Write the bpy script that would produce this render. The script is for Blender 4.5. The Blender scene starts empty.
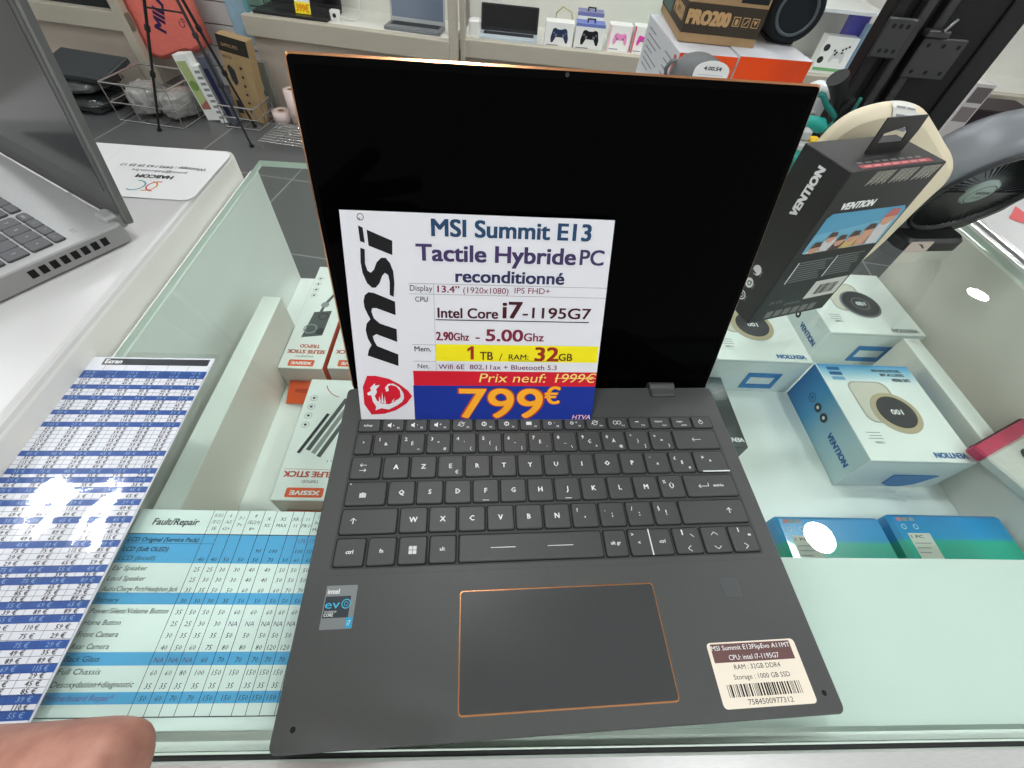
import bpy, bmesh, math, random
from mathutils import Vector, Matrix
random.seed(7)
SC = bpy.context.scene
COL = SC.collection
H = 0.92                                   # height of the display counter's glass top above the floor
R = math.radians
PI = math.pi

# ------------------------------------------------------------------ camera, world, exposure
cam_d = bpy.data.cameras.new('camera')
cam = bpy.data.objects.new('camera', cam_d); COL.objects.link(cam)
cam_d.sensor_fit = 'HORIZONTAL'; cam_d.sensor_width = 36.0
cam_d.lens = 36.0 * 427.226 / 1024.0
cam_d.clip_start = 0.002; cam_d.clip_end = 60
cam.matrix_world = Matrix(((0.997650, -0.033987, -0.059497, 0.097806), (-0.009345, 0.792713, -0.609523, 0.013725), (0.067880, 0.608647, 0.790533, 1.218856), (0.000000, 0.000000, 0.000000, 1.000000)))
SC.camera = cam
w = bpy.data.worlds.new('world'); SC.world = w; w.use_nodes = True
bg = w.node_tree.nodes['Background']
bg.inputs[0].default_value = (0.97, 0.99, 1.0, 1); bg.inputs[1].default_value = 1.0
SC.view_settings.view_transform = 'Standard'; SC.view_settings.look = 'None'
SC.view_settings.exposure = 0.0; SC.view_settings.gamma = 1.0; SC.view_settings.use_curve_mapping = False

# ------------------------------------------------------------------ materials
def lin(c):
    return tuple(((x/255.0)/12.92 if x/255.0 <= .04045 else ((x/255.0+.055)/1.055)**2.4) for x in c)
MATS = {}
def P(name, col, rough=.5, metal=0.0, spec=.5, noise=0.0, scale=60.0, bump=0.0, coat=0.0, emit=0.0, stretch=None):
    if name in MATS: return MATS[name]
    if rough >= .5 and spec == .5 and metal == 0: spec = .25
    m = bpy.data.materials.new(name); m.use_nodes = True
    nt = m.node_tree; b = nt.nodes['Principled BSDF']
    c = lin(col)
    b.inputs['Base Color'].default_value = (*c, 1)
    b.inputs['Roughness'].default_value = rough; b.inputs['Metallic'].default_value = metal
    b.inputs['Specular IOR Level'].default_value = spec
    b.inputs['Coat Weight'].default_value = coat; b.inputs['Coat Roughness'].default_value = .08
    if emit:
        b.inputs['Emission Color'].default_value = (*c, 1); b.inputs['Emission Strength'].default_value = emit
    if noise or bump:
        tc = nt.nodes.new('ShaderNodeTexCoord'); n = nt.nodes.new('ShaderNodeTexNoise')
        n.inputs['Scale'].default_value = scale; n.inputs['Detail'].default_value = 4
        if stretch:
            mp = nt.nodes.new('ShaderNodeMapping'); mp.inputs['Scale'].default_value = stretch
            nt.links.new(tc.outputs['Object'], mp.inputs[0]); nt.links.new(mp.outputs[0], n.inputs['Vector'])
        else: nt.links.new(tc.outputs['Object'], n.inputs['Vector'])
        if noise:
            r = nt.nodes.new('ShaderNodeValToRGB')
            r.color_ramp.elements[0].position = .3; r.color_ramp.elements[1].position = .7
            r.color_ramp.elements[0].color = (*[max(0, x*(1-noise)) for x in c], 1)
            r.color_ramp.elements[1].color = (*[min(1, x*(1+noise)) for x in c], 1)
            nt.links.new(n.outputs['Fac'], r.inputs[0]); nt.links.new(r.outputs[0], b.inputs['Base Color'])
        if bump:
            bp = nt.nodes.new('ShaderNodeBump'); bp.inputs['Strength'].default_value = bump; bp.inputs['Distance'].default_value = .002
            nt.links.new(n.outputs['Fac'], bp.inputs['Height']); nt.links.new(bp.outputs[0], b.inputs['Normal'])
    MATS[name] = m; return m

def glass(name, tint, rough=0.0, refl=1.0, ior=1.5):
    if name in MATS: return MATS[name]
    m = bpy.data.materials.new(name); m.use_nodes = True
    nt = m.node_tree; nt.nodes.clear()
    o = nt.nodes.new('ShaderNodeOutputMaterial'); mx = nt.nodes.new('ShaderNodeMixShader')
    t = nt.nodes.new('ShaderNodeBsdfTransparent'); t.inputs[0].default_value = (*tint, 1)
    g = nt.nodes.new('ShaderNodeBsdfGlossy'); g.inputs['Roughness'].default_value = rough
    fr = nt.nodes.new('ShaderNodeFresnel'); fr.inputs[0].default_value = ior
    ge = nt.nodes.new('ShaderNodeNewGeometry')
    sub = nt.nodes.new('ShaderNodeMath'); sub.operation = 'SUBTRACT'; sub.inputs[0].default_value = 1.0
    mul = nt.nodes.new('ShaderNodeMath'); mul.operation = 'MULTIPLY'
    mul2 = nt.nodes.new('ShaderNodeMath'); mul2.operation = 'MULTIPLY'; mul2.inputs[1].default_value = refl
    nt.links.new(ge.outputs['Backfacing'], sub.inputs[1]); nt.links.new(sub.outputs[0], mul.inputs[0])
    nt.links.new(fr.outputs[0], mul.inputs[1]); nt.links.new(mul.outputs[0], mul2.inputs[0])
    nt.links.new(mul2.outputs[0], mx.inputs[0])
    nt.links.new(t.outputs[0], mx.inputs[1]); nt.links.new(g.outputs[0], mx.inputs[2])
    nt.links.new(mx.outputs[0], o.inputs[0])
    MATS[name] = m; return m

def ramp_mat(name, axis, stops, rough=.4, metal=0.0, scale=1.0, coat=0.0):
    """printed colour running along one object axis (metres)"""
    if name in MATS: return MATS[name]
    m = bpy.data.materials.new(name); m.use_nodes = True
    nt = m.node_tree; b = nt.nodes['Principled BSDF']
    b.inputs['Roughness'].default_value = rough; b.inputs['Metallic'].default_value = metal; b.inputs['Coat Weight'].default_value = coat
    tc = nt.nodes.new('ShaderNodeTexCoord'); sp = nt.nodes.new('ShaderNodeSeparateXYZ')
    mu = nt.nodes.new('ShaderNodeMath'); mu.operation = 'MULTIPLY'; mu.inputs[1].default_value = scale
    r = nt.nodes.new('ShaderNodeValToRGB')
    e = r.color_ramp.elements
    e[0].position = stops[0][0]; e[0].color = (*lin(stops[0][1]), 1)
    e[1].position = stops[-1][0]; e[1].color = (*lin(stops[-1][1]), 1)
    for p_, c_ in stops[1:-1]:
        k = e.new(p_); k.color = (*lin(c_), 1)
    nt.links.new(tc.outputs['Object'], sp.inputs[0]); nt.links.new(sp.outputs[axis], mu.inputs[0])
    nt.links.new(mu.outputs[0], r.inputs[0]); nt.links.new(r.outputs[0], b.inputs['Base Color'])
    MATS[name] = m; return m

# ------------------------------------------------------------------ text outlines
TXT = {}
def text_geo(s, bold=0.0, res=2):
    k = (s, bold, res)
    if k in TXT: return TXT[k]
    c = bpy.data.curves.new('t', 'FONT'); c.body = s; c.size = 1.0; c.resolution_u = res; c.offset = bold; c.fill_mode = 'FRONT'
    o = bpy.data.objects.new('t', c)
    me = bpy.data.meshes.new_from_object(o)
    vs = [(v.co.x, v.co.y) for v in me.vertices]; fs = [tuple(p.vertices) for p in me.polygons]
    nz = [p.normal.z for p in me.polygons]
    fs = [f if z >= 0 else tuple(reversed(f)) for f, z in zip(fs, nz)]
    bpy.data.objects.remove(o); bpy.data.meshes.remove(me); bpy.data.curves.remove(c)
    TXT[k] = (vs, fs); return TXT[k]
def _cap():
    vs, _ = text_geo('H'); return max(v[1] for v in vs)
CAP = _cap()

# ------------------------------------------------------------------ mesh builder
class MB:
    def __init__(s): s.v = []; s.f = []; s.mi = []; s.sm = []; s.mats = []
    def add(s, vs, fs, mat, M=None, smooth=False):
        if mat not in s.mats: s.mats.append(mat)
        k = s.mats.index(mat); b = len(s.v)
        s.v += [tuple((M @ Vector(v)) if M is not None else v) for v in vs]
        for f in fs: s.f.append(tuple(b+i for i in f)); s.mi.append(k); s.sm.append(smooth)
        return s
    def box(s, x0, x1, y0, y1, z0, z1, mat, bev=0.0, M=None, seg=1, faces=None):
        bm = bmesh.new(); bmesh.ops.create_cube(bm, size=1)
        for v in bm.verts:
            v.co = Vector((x0+(v.co.x+.5)*(x1-x0), y0+(v.co.y+.5)*(y1-y0), z0+(v.co.z+.5)*(z1-z0)))
        if bev: bmesh.ops.bevel(bm, geom=bm.edges[:], offset=bev, segments=seg, profile=.5, affect='EDGES')
        bm.normal_update(); bm.verts.index_update()
        vs = [v.co.copy() for v in bm.verts]
        if not faces: s.add(vs, [[v.index for v in f.verts] for f in bm.faces], mat, M)
        else:                       # faces: dict like {'+x': material}
            g = {}
            for f in bm.faces:
                n = f.normal; k = None
                for ax, nm in ((0,'x'),(1,'y'),(2,'z')):
                    if abs(n[ax]) > .9: k = ('+' if n[ax] > 0 else '-')+nm
                g.setdefault(faces.get(k, mat), []).append([v.index for v in f.verts])
            for mt, ff in g.items(): s.add(vs, ff, mt, M)
        bm.free(); return s
    def poly(s, pts, mat, M=None): return s.add(pts, [list(range(len(pts)))], mat, M)
    def prism(s, pts, z0, z1, mat, M=None, side=None, smooth=False):
        n = len(pts)
        vs = [(x, y, z0) for x, y in pts]+[(x, y, z1) for x, y in pts]
        s.add(vs, [list(range(n-1, -1, -1)), list(range(n, 2*n))], mat, M)
        s.add(vs, [[i, (i+1) % n, n+(i+1) % n, n+i] for i in range(n)], side or mat, M, smooth)
        return s
    def rprism(s, x0, x1, y0, y1, z0, z1, r, b, mat, M=None, seg=3, side=None):
        """rounded rectangle prism with a chamfer b on its top edge"""
        a = rrect(x0, x1, y0, y1, r, seg); c = rrect(x0+b, x1-b, y0+b, y1-b, max(r-b, 1e-5), seg); n = len(a)
        vs = [(x, y, z0) for x, y in a]+[(x, y, z1-b) for x, y in a]+[(x, y, z1) for x, y in c]
        s.add(vs, [[k*n+i, k*n+(i+1) % n, (k+1)*n+(i+1) % n, (k+1)*n+i] for k in (0, 1) for i in range(n)], side or mat, M)
        s.add(vs, [list(range(2*n, 3*n)), list(range(n-1, -1, -1))], mat, M)
        return s
    def lathe(s, prof, mat, M=None, seg=32, smooth=True, caps=True):
        n = len(prof); vs = []; fs = []
        for i in range(seg):
            a = 2*PI*i/seg
            for r_, z in prof: vs.append((r_*math.cos(a), r_*math.sin(a), z))
        for i in range(seg):
            j = (i+1) % seg
            for k in range(n-1): fs.append([i*n+k, j*n+k, j*n+k+1, i*n+k+1])
        s.add(vs, fs, mat, M, smooth)
        if caps:
            s.add(vs, [[i*n for i in range(seg-1, -1, -1)], [i*n+n-1 for i in range(seg)]], mat, M)
        return s
    def tube(s, pts, r, mat, M=None, seg=8, smooth=True):
        pts = [Vector(p) for p in pts]; n = len(pts); vs = []; fs = []
        rr = r if isinstance(r, (list, tuple)) else [r]*n
        up = Vector((0, 0, 1))
        for i, p in enumerate(pts):
            d = (pts[min(i+1, n-1)]-pts[max(i-1, 0)]).normalized()
            a = d.cross(up)
            if a.length < 1e-3: a = d.cross(Vector((1, 0, 0)))
            a.normalize(); b = d.cross(a).normalized()
            for k in range(seg):
                t = 2*PI*k/seg; vs.append(p+(a*math.cos(t)+b*math.sin(t))*rr[i])
        for i in range(n-1):
            for k in range(seg):
                l = (k+1) % seg; fs.append([i*seg+k, (i+1)*seg+k, (i+1)*seg+l, i*seg+l])
        s.add(vs, fs, mat, M, smooth)
        s.add(vs, [list(range(seg)), list(range(n*seg-1, (n-1)*seg-1, -1))], mat, M)
        return s
    def mesh(s, name):
        me = bpy.data.meshes.new(name); me.from_pydata([tuple(v) for v in s.v], [], s.f)
        for m in s.mats: me.materials.append(m)
        me.polygons.foreach_set('material_index', s.mi); me.polygons.foreach_set('use_smooth', s.sm)
        me.update(); return me
    def build(s, name, parent=None, loc=None, rz=0, label=None):
        o = bpy.data.objects.new(name, s.mesh(name)); COL.objects.link(o)
        if parent is not None: o.parent = parent
        if loc is not None: o.location = (loc[0], loc[1], loc[2]+(H if parent is None else 0))
        o.rotation_euler = (0, 0, R(rz))
        if label: o['label'] = label
        return o

def rrect(x0, x1, y0, y1, r, seg=3):
    pts = []
    for cx, cy, a0 in ((x1-r, y1-r, 0), (x0+r, y1-r, 90), (x0+r, y0+r, 180), (x1-r, y0+r, 270)):
        for k in range(seg+1):
            a = R(a0+90*k/seg); pts.append((cx+r*math.cos(a), cy+r*math.sin(a)))
    return pts
def circ(cx, cy, r, n=24, ry=None):
    return [(cx+r*math.cos(2*PI*i/n), cy+(ry or r)*math.sin(2*PI*i/n)) for i in range(n)]

class PL:
    """printing on one flat face: origin, two in-plane axes; layers lie a hair apart"""
    def __init__(s, mb, O, U, V, eps=.00012):
        s.mb = mb; s.O = Vector(O); s.U = Vector(U).normalized(); s.V = Vector(V).normalized(); s.N = s.U.cross(s.V); s.e = eps
    def pt(s, u, v, l): return s.O+s.U*u+s.V*v+s.N*(s.e*l)
    def poly(s, pts, mat, l=1):
        a = sum(pts[i][0]*pts[(i+1) % len(pts)][1]-pts[(i+1) % len(pts)][0]*pts[i][1] for i in range(len(pts)))
        if a < 0: pts = list(reversed(pts))
        s.mb.poly([s.pt(u, v, l) for u, v in pts], mat); return s
    def rect(s, u0, v0, u1, v1, mat, l=1): return s.poly([(u0, v0), (u1, v0), (u1, v1), (u0, v1)], mat, l)
    def ring(s, cx, cy, r, wd, mat, l=1, n=24, a0=0, a1=360, ry=None):
        k = max(3, int(n*(a1-a0)/360)); q = (ry or r)/r
        for i in range(k):
            a, b = R(a0+(a1-a0)*i/k), R(a0+(a1-a0)*(i+1)/k)
            s.poly([(cx+(r-wd)*math.cos(a), cy+(r-wd)*q*math.sin(a)), (cx+r*math.cos(a), cy+r*q*math.sin(a)),
                    (cx+r*math.cos(b), cy+r*q*math.sin(b)), (cx+(r-wd)*math.cos(b), cy+(r-wd)*q*math.sin(b))], mat, l)
        return s
    def line(s, u0, v0, u1, v1, wd, mat, l=1):
        d = Vector((u1-u0, v1-v0)); d.normalize(); n = Vector((-d.y, d.x))*wd/2
        return s.poly([(u0-n.x, v0-n.y), (u1-n.x, v1-n.y), (u1+n.x, v1+n.y), (u0+n.x, v0+n.y)], mat, l)
    def text(s, t, u, v, h, mat, w=None, l=2, bold=0.0, align='l', ang=0, slant=0.0, res=2):
        vs, fs = text_geo(t, 0.0, res)
        if not vs: return s
        x0 = min(p[0] for p in vs); x1 = max(p[0] for p in vs)
        sy = h/CAP; sx = (w/(x1-x0)) if w else sy
        off = {'l': 0, 'c': -(x1-x0)*sx/2, 'r': -(x1-x0)*sx}[align]
        ca, sa = math.cos(R(ang)), math.sin(R(ang))
        out = []
        for x, y in vs:
            a = (x-x0)*sx+off+slant*y*sy; b = y*sy
            out.append((u+a*ca-b*sa, v+a*sa+b*ca))
        for k, (i, j) in enumerate(((0, 0),) if bold < .008 else ((0, 0), (-1, -.6), (1, -.6), (-1, .6), (1, .6))):   # heavier strokes: the outline set down again a hair to each side
            dx, dy = i*bold*h*1.5, j*bold*h*1.5
            s.mb.add([s.pt(a+dx*ca-dy*sa, b+dx*sa+dy*ca, l+k*.12) for a, b in out], fs, mat)
        return s

# ------------------------------------------------------------------ object helpers
def tag(o, label, cat, group=None, kind=None):
    o['label'] = label; o['category'] = cat
    if group: o['group'] = group
    if kind: o['kind'] = kind
    return o
def thing(name, label, cat, loc=(0, 0, 0), rz=0, group=None):
    o = bpy.data.objects.new(name, None); COL.objects.link(o)
    o.empty_display_size = .05
    o.location = (loc[0], loc[1], loc[2]+H); o.rotation_euler = (0, 0, R(rz))
    return tag(o, label, cat, group)
def struct(mb, name, loc=(0, 0, 0), rz=0):
    o = mb.build(name, None, loc, rz); o['kind'] = 'structure'; return o
def dup(root, label=None, loc=None, rz=None):
    r = root.copy(); COL.objects.link(r)
    if loc is not None: r.location = (loc[0], loc[1], loc[2]+H)
    if rz is not None: r.rotation_euler = (0, 0, R(rz))
    if label: r['label'] = label
    for ch in list(root.children):
        c = ch.copy(); COL.objects.link(c); c.parent = r
        for g in ch.children:
            d = g.copy(); COL.objects.link(d); d.parent = c
    return r
def frame_pt(F, s, d, z):
    O, a = F; c, n = math.cos(R(a)), math.sin(R(a))
    return (O[0]+c*s-n*d, O[1]+n*s+c*d, z)

# ------------------------------------------------------------------ ceiling lamps: the shop's own and a few added ones (they light the whole place)
lamp_glow = P('lamp_glow', (250, 252, 255), emit=152.0)
lamp_rim = P('lamp_rim', (235, 235, 232), .4)
CEIL = 1.78
lamp_proto = None
lamp_spots = [(1.80, .70), (-1.83, .78), (-.02, .74), (1.745, 1.705), (4.10, 2.70), (-.02, 1.95), (1.85, 2.85), (-1.0, 3.4), (-.1, 2.75),
              (.9, 2.3), (-2.5, 1.4), (-2.6, 2.5), (-.9, -.6), (1.0, -.6), (-.9, -1.8), (1.0, -1.8), (3.0, -.6), (-2.9, -.2)]  # first three of this row are added to brighten the background
for i, (lx, ly) in enumerate(lamp_spots):
    lab = 'round white ceiling downlight in a set of shop lamps and added ones'
    if lamp_proto is None:
        lamp_proto = t = thing('ceiling_downlight', lab, 'ceiling lamp', (lx, ly, CEIL), 0, 'ceiling downlights')
        MB().lathe([(.092, 0), (.092, -.012), (.08, -.016), (.078, -.01)], lamp_rim, caps=False).build('rim', t)
        MB().prism(circ(0, 0, .078, 32), -.010, -.004, lamp_glow).build('diffuser', t)
    else: dup(lamp_proto, None, (lx, ly, CEIL))

# ------------------------------------------------------------------ structure
m = bpy.data.materials.new('floor_tiles'); m.use_nodes = True; nt = m.node_tree; b = nt.nodes['Principled BSDF']
tc = nt.nodes.new('ShaderNodeTexCoord'); mp = nt.nodes.new('ShaderNodeMapping'); br = nt.nodes.new('ShaderNodeTexBrick')
mp.inputs['Rotation'].default_value = (0, 0, R(9)); mp.inputs['Location'].default_value = (.12, .30, 0)
br.offset = 0.0; br.inputs['Scale'].default_value = 1.0
br.inputs['Brick Width'].default_value = .6; br.inputs['Row Height'].default_value = .6; br.inputs['Mortar Size'].default_value = .004
br.inputs['Color1'].default_value = (*lin((92, 94, 94)), 1); br.inputs['Color2'].default_value = (*lin((84, 86, 87)), 1)
br.inputs['Mortar'].default_value = (*lin((150, 152, 150)), 1)
nt.links.new(tc.outputs['Object'], mp.inputs[0]); nt.links.new(mp.outputs[0], br.inputs[0]); nt.links.new(br.outputs[0], b.inputs['Base Color'])
b.inputs['Roughness'].default_value = .38
floor_m = m
wall_m = P('wall_paint', (222, 220, 214), .8, noise=.02, scale=8)
struct(MB().box(-4.5, 6.0, -3.2, 4.6, -.08, 0, floor_m), 'floor', (0, 0, -H))
struct(MB().box(-4.5, 6.0, -3.2, 4.6, 0, .08, P('ceiling_paint', (240, 239, 234), .9)), 'ceiling', (0, 0, CEIL))
struct(MB().box(-4.5, 6.0, 0, .1, 0, CEIL+H, wall_m), 'wall_back', (0, 4.5, -H))
struct(MB().box(0, .1, -3.2, 4.5, 0, CEIL+H, wall_m), 'wall_left', (-4.6, 0, -H))
struct(MB().box(0, .1, -3.2, 4.5, 0, CEIL+H, wall_m), 'wall_right', (6.0, 0, -H))

# ------------------------------------------------------------------ glass display counter
glass_top = glass('counter_glass', (.93, .974, .952), refl=1.15, ior=1.5)
glass_edge = P('glass_edge', (214, 230, 218), .15, spec=.6)
white_lam = P('white_laminate', (242, 244, 240), .35, noise=.015, scale=9)
shelf_white = P('shelf_white', (244, 246, 242), .22, noise=.02, scale=14)
panel_tan = P('panel_greige', (238, 231, 222), .35, noise=.03, scale=10)
alu = P('aluminium', (226, 226, 224), .3, metal=.75, noise=.05, scale=160, stretch=(1, 14, 1))
dark_gap = P('dark_gap', (52, 55, 54), .6)
dc = thing('display_counter', 'glass topped shop display counter holding boxed gadgets, open laptop on its top', 'counter', (0, 0, -H))
ZM = Matrix.Translation((0, 0, H))
def zb(mb, name, par=dc):
    o = mb.build(name, par); o.data.transform(ZM); return o
g = MB(); g.box(-.223, .772, -.002, .616, -.008, 0, glass_edge, .0008, faces={'+z': glass_top, '-z': glass('glass_under', (.95, .985, .965), refl=0.0)})
zb(g, 'glass_top')
g = MB(); g.box(-.223, .776, -.034, -.0045, -.03, -.0006, alu, .0012); g.box(-.223, .776, -.0045, -.002, -.03, -.004, dark_gap)
zb(g, 'front_rail')
zb(MB().box(-.2335, -.2225, .0, .602, -.19, -.0085, white_lam, .0006), 'side_panel')
zb(MB().box(.7655, .7775, .0, .602, -.19, -.0085, panel_tan, .0006), 'side_panel')
zb(MB().box(-.2335, .7775, .0, .604, -.205, -.1905, shelf_white, .001), 'shelf')
led = P('inner_board', (238, 240, 234), .3, noise=.02, scale=12)
zb(MB().box(-.201, -.177, .002, .453, -.19, -.099, led, .0006, faces={'+x': panel_tan, '-x': panel_tan}), 'inner_board')
zb(MB().box(.700, .724, .002, .440, -.19, -.113, led, .0006, faces={'-x': panel_tan, '+x': panel_tan}), 'inner_board')
zb(MB().box(-.2335, .7775, .004, .58, -H+.06, -.2055, white_lam, .003), 'cabinet_body')
zb(MB().box(-.21, .75, .04, .55, -H, -H+.06, dark_gap), 'plinth')
zb(MB().box(-.2335, .7775, -.001, .003, -.19, -.0085, white_lam), 'front_panel')

# white counter on the left and on the right
cream_edge = P('cream_edge', (232, 231, 224), .35)
wcnt = thing('white_counter', 'white counter left of the glass display, grey laptop standing on it', 'counter', (-.75, .27, -H))
WM = Matrix.Translation((.75, -.27, H))
def wb(mb, name, par, M): o = mb.build(name, par); o.data.transform(M); return o
scr = P('counter_white', (198, 198, 196), .3, noise=.02, scale=7)
wb(MB().box(-1.6, -.2362, -.35, .590, -.03, .024, scr, .007, seg=4, faces={'+x': cream_edge, '+y': cream_edge}), 'worktop', wcnt, WM)
wb(MB().box(-1.58, -.245, -.33, .56, -H, -.03, white_lam), 'body', wcnt, WM)
rc = thing('white_counter', 'white counter right of the glass display with a red arrow on its top', 'counter', (1.2, .3, -H))
RM = Matrix.Translation((-1.2, -.3, H))
g = MB(); g.box(.806, 1.7, -.3, .66, -.03, .0, scr, .004, seg=2)
wb(g, 'worktop', rc, RM)
g = MB(); g.box(.7795, .787, -.03, .64, -.03, .001, alu, .001); g.box(.7875, .7945, -.03, .64, -.03, -.006, dark_gap); g.box(.795, .8055, -.03, .64, -.03, .002, alu, .001)
wb(g, 'edge_rail', rc, RM)
wb(MB().box(.806, 1.68, -.28, .60, -H, -.03, white_lam), 'body', rc, RM)
red_ar = P('arrow_red', (206, 92, 92), .5)
g = MB(); pl = PL(g, (0, 0, .0004), (1, 0, 0), (0, 1, 0))
pl.rect(.86, .575, 1.10, .590, red_ar, 1); pl.poly([(.855, .582), (.895, .545), (.895, .62)], red_ar, 2); pl.rect(.84, .52, 1.1, .523, P('faint_line', (196, 186, 184), .5), 1)
wb(g, 'printed_arrow', rc, RM)['label'] = 'red arrow printed on the worktop'

# ------------------------------------------------------------------ main laptop
anod = P('laptop_anodised', (69, 71, 69), .45, metal=.2, noise=.05, scale=900)
key_m = P('key_plastic', (59, 61, 60), .45, noise=.03, scale=300)
key_gap = P('key_gap', (18, 18, 18), .8)
legend = P('key_legend', (226, 230, 228), .6)
copper = P('copper_trim', (222, 158, 110), .22, metal=.9)
scr_black = P('screen_glass', (2, 2, 2), .05, spec=.02)
bez = P('bezel_black', (3, 3, 3), .3, spec=.03)
lp = thing('laptop', 'open dark grey convertible laptop with copper edges in the middle of the counter', 'laptop', (0, 0, 0), 2.6)
W, D, T0, T1 = .3002, .2222, .0022, .0160
g = MB()
g.rprism(-.0030, W+.0014, -.0022, D, .006, T1, .004, .0009, anod, seg=4)
g.rprism(0, W, .001, D-.003, T0, .006, .004, .0, anod, seg=4)
pl = PL(g, (0, 0, T1), (1, 0, 0), (0, 1, 0), .00006)
pl.rect(.004, .0798, W-.004, .0801, P('deck_line', (66, 68, 67), .5), 1)
for x in (.007, W-.007): pl.poly(circ(x, .0075, .0014, 12), key_gap, 1)
g.build('base', lp)
for x in (.02, W-.02):
    for y in (.02, D-.02): MB().lathe([(.008, 0), (.008, .0025)], key_gap, Matrix.Translation((x, y, 0)), 16).build('rubber_foot', lp)
g = MB(); g.rprism(.0095, .2905, .0832, .1925, T1-.001, T1+.0001, .002, .0, P('keyboard_well', (62, 64, 63), .5)); g.build('keyboard_tray', lp)

KP = .0192
def key(x0, x1, y0, y1, leg=(), name='key'):
    g = MB(); gp = .0010
    g.rprism(x0+gp*.35, x1-gp*.35, y0+gp*.35, y1-gp*.35, T1, T1+.0003, .0016, .0, key_gap)
    g.rprism(x0+gp, x1-gp, y0+gp, y1-gp, T1+.0002, T1+.0013, .0014, .0004, key_m)
    p = PL(g, (0, 0, T1+.0013), (1, 0, 0), (0, 1, 0), .00006)
    cx, cy = (x0+x1)/2, (y0+y1)/2
    for L in leg:
        k = L[0]
        if k == 't': p.text(L[1], cx+L[2], cy+L[3], L[4], legend, align='c', bold=L[5] if len(L) > 5 else .02, l=1, res=1)
        elif k == 'l': p.line(cx+L[1], cy+L[2], cx+L[3], cy+L[4], L[5] if len(L) > 5 else .0004, legend, 1)
        elif k == 'p': p.poly([(cx+a, cy+b_) for a, b_ in L[1]], legend, 1)
        elif k == 'r': p.ring(cx+L[1], cy+L[2], L[3], L[4], legend, 1, 12)
    o = g.build(name, lp); return o
def big(s, dx=0, dy=-.0015): return ('t', s, dx, dy, .0034, .03)
# function row
fx = [(.0105+i*(.2795/16), .0105+(i+1)*(.2795/16)) for i in range(16)]
fl = [[('t', 'échap', -.001, -.0008, .0019)], [('t', 'F1', .004, -.003, .0013), ('p', [(-.004, -.001), (-.0028, -.001), (-.0014, -.0022), (-.0014, .0024), (-.0028, .001), (-.004, .001)]), ('t', 'x', .0004, -.0006, .0014)]]
for i in range(2, 13):
    base = [('t', 'F%d' % i, .004, -.003, .0013)]
    if i in (2, 3): base += [('p', [(-.004, -.001), (-.0028, -.001), (-.0014, -.0022), (-.0014, .0024), (-.0028, .001), (-.004, .001)]), ('t', '-' if i == 2 else '+', .0006, -.0006, .002)]
    elif i in (4, 10): base += [('r', -.001, .0004, .0022, .0005), ('l', -.004, -.0008, .002, .002)]
    elif i == 7: base += [('p', [(-.0032, -.001), (.001, -.001), (.001, .002), (-.0032, .002)])]
    elif i in (8, 9): base += [('r', -.002, .0004, .0014, .0006), ('t', '-' if i == 8 else '+', .0016, 0, .002)]
    elif i in (11,): base += [('r', -.002, .0004, .0018, .0005), ('r', .0012, .0004, .0018, .0005)]
    elif i == 12: base = [('t', 'F12', .003, -.003, .0013), ('l', -.003, .001, 0, .001, .0008)]
    else: base += [('r', -.001, .0004, .002, .0007), ('l', -.001, -.0016, -.001, .0024)]
    fl.append(base)
fl += [[('t', 'impécr', -.001, .0004, .0016), ('t', 'inser', .003, -.003, .0012)], [('t', 'suppr', -.001, .0002, .0016), ('t', 'pause', .002, -.003, .0013)], [('r', -.001, 0, .0018, .0005), ('l', -.001, .0005, -.001, .0026, .0006)]]
for (a, c), L in zip(fx, fl[:16]): key(a, c, .1800, .1918, L)
# number row
key(.0105, .0236, .1610, .1790, [('t', '²', 0, -.0005, .0026)])
nums = [('1', '&', ''), ('2', 'É', '~'), ('3', '"', '#'), ('4', "'", '{'), ('5', '(', '['), ('6', '-', '|'), ('7', 'È', '`'), ('8', '_', '\\'), ('9', 'Ç', '^'), ('0', 'À', '@'), ('°', ')', ']'), ('+', '=', '}')]
for i, (a, c, d) in enumerate(nums):
    x = .0238+i*.01908
    L = [('t', a, -.0048, .0022, .0028), ('t', c, 0, -.0014, .0026)]
    if d: L.append(('t', d, .0048, -.0058, .0022))
    key(x, x+.0190, .1610, .1790, L)
key(.0238+12*.01908, .2892, .1610, .1790, [('l', -.003, 0, .004, 0), ('l', -.003, 0, -.0012, .0016), ('l', -.003, 0, -.0012, -.0016)])
# letters
key(.0105, .0326, .1418, .1600, [('l', -.004, .002, .0005, .002), ('l', -.004, .002, -.0026, .0032), ('l', -.004, .002, -.0026, .0008), ('l', -.004, -.002, .0005, -.002), ('l', .0005, -.002, -.0009, -.0008), ('l', .0005, -.002, -.0009, -.0032)])
for i, s_ in enumerate(['A', 'Z', 'E', 'R', 'T', 'Y', 'U', 'I', 'O', 'P', '^', '$']):
    x = .0426+(i-.5)*KP
    L = [big(s_)]
    if s_ == 'E': L.append(('t', '€', .0045, -.0058, .0026))
    if s_ == '^': L = [('t', '^', 0, -.003, .0028), ('t', '¨', -.0048, .0020, .0028)]
    if s_ == '$': L = [('t', '$', 0, -.0014, .0026), ('t', '£', -.0048, .0022, .0026), ('t', '¤', .0048, -.0058, .0022)]
    key(x, x+KP, .1418, .1600, L)
key(.0426+11.5*KP, .2892, .1418, .1600, [('t', '*', 0, -.0014, .0028), ('t', 'µ', -.0052, .003, .0024), ('p', [(-.0085, -.0084), (.0125, -.0084), (.0125, -.0074), (-.0085, -.0074)])])
key(.0105, .0387, .1226, .1408, [('r', -.002, -.0012, .0019, .0005), ('p', [(-.0042, -.0030), (.0002, -.0030), (.0002, .0002), (-.0042, .0002)]), ('p', [(-.0116, .0066), (-.0106, .0066), (-.0106, .0072), (-.0116, .0072)])])
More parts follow.
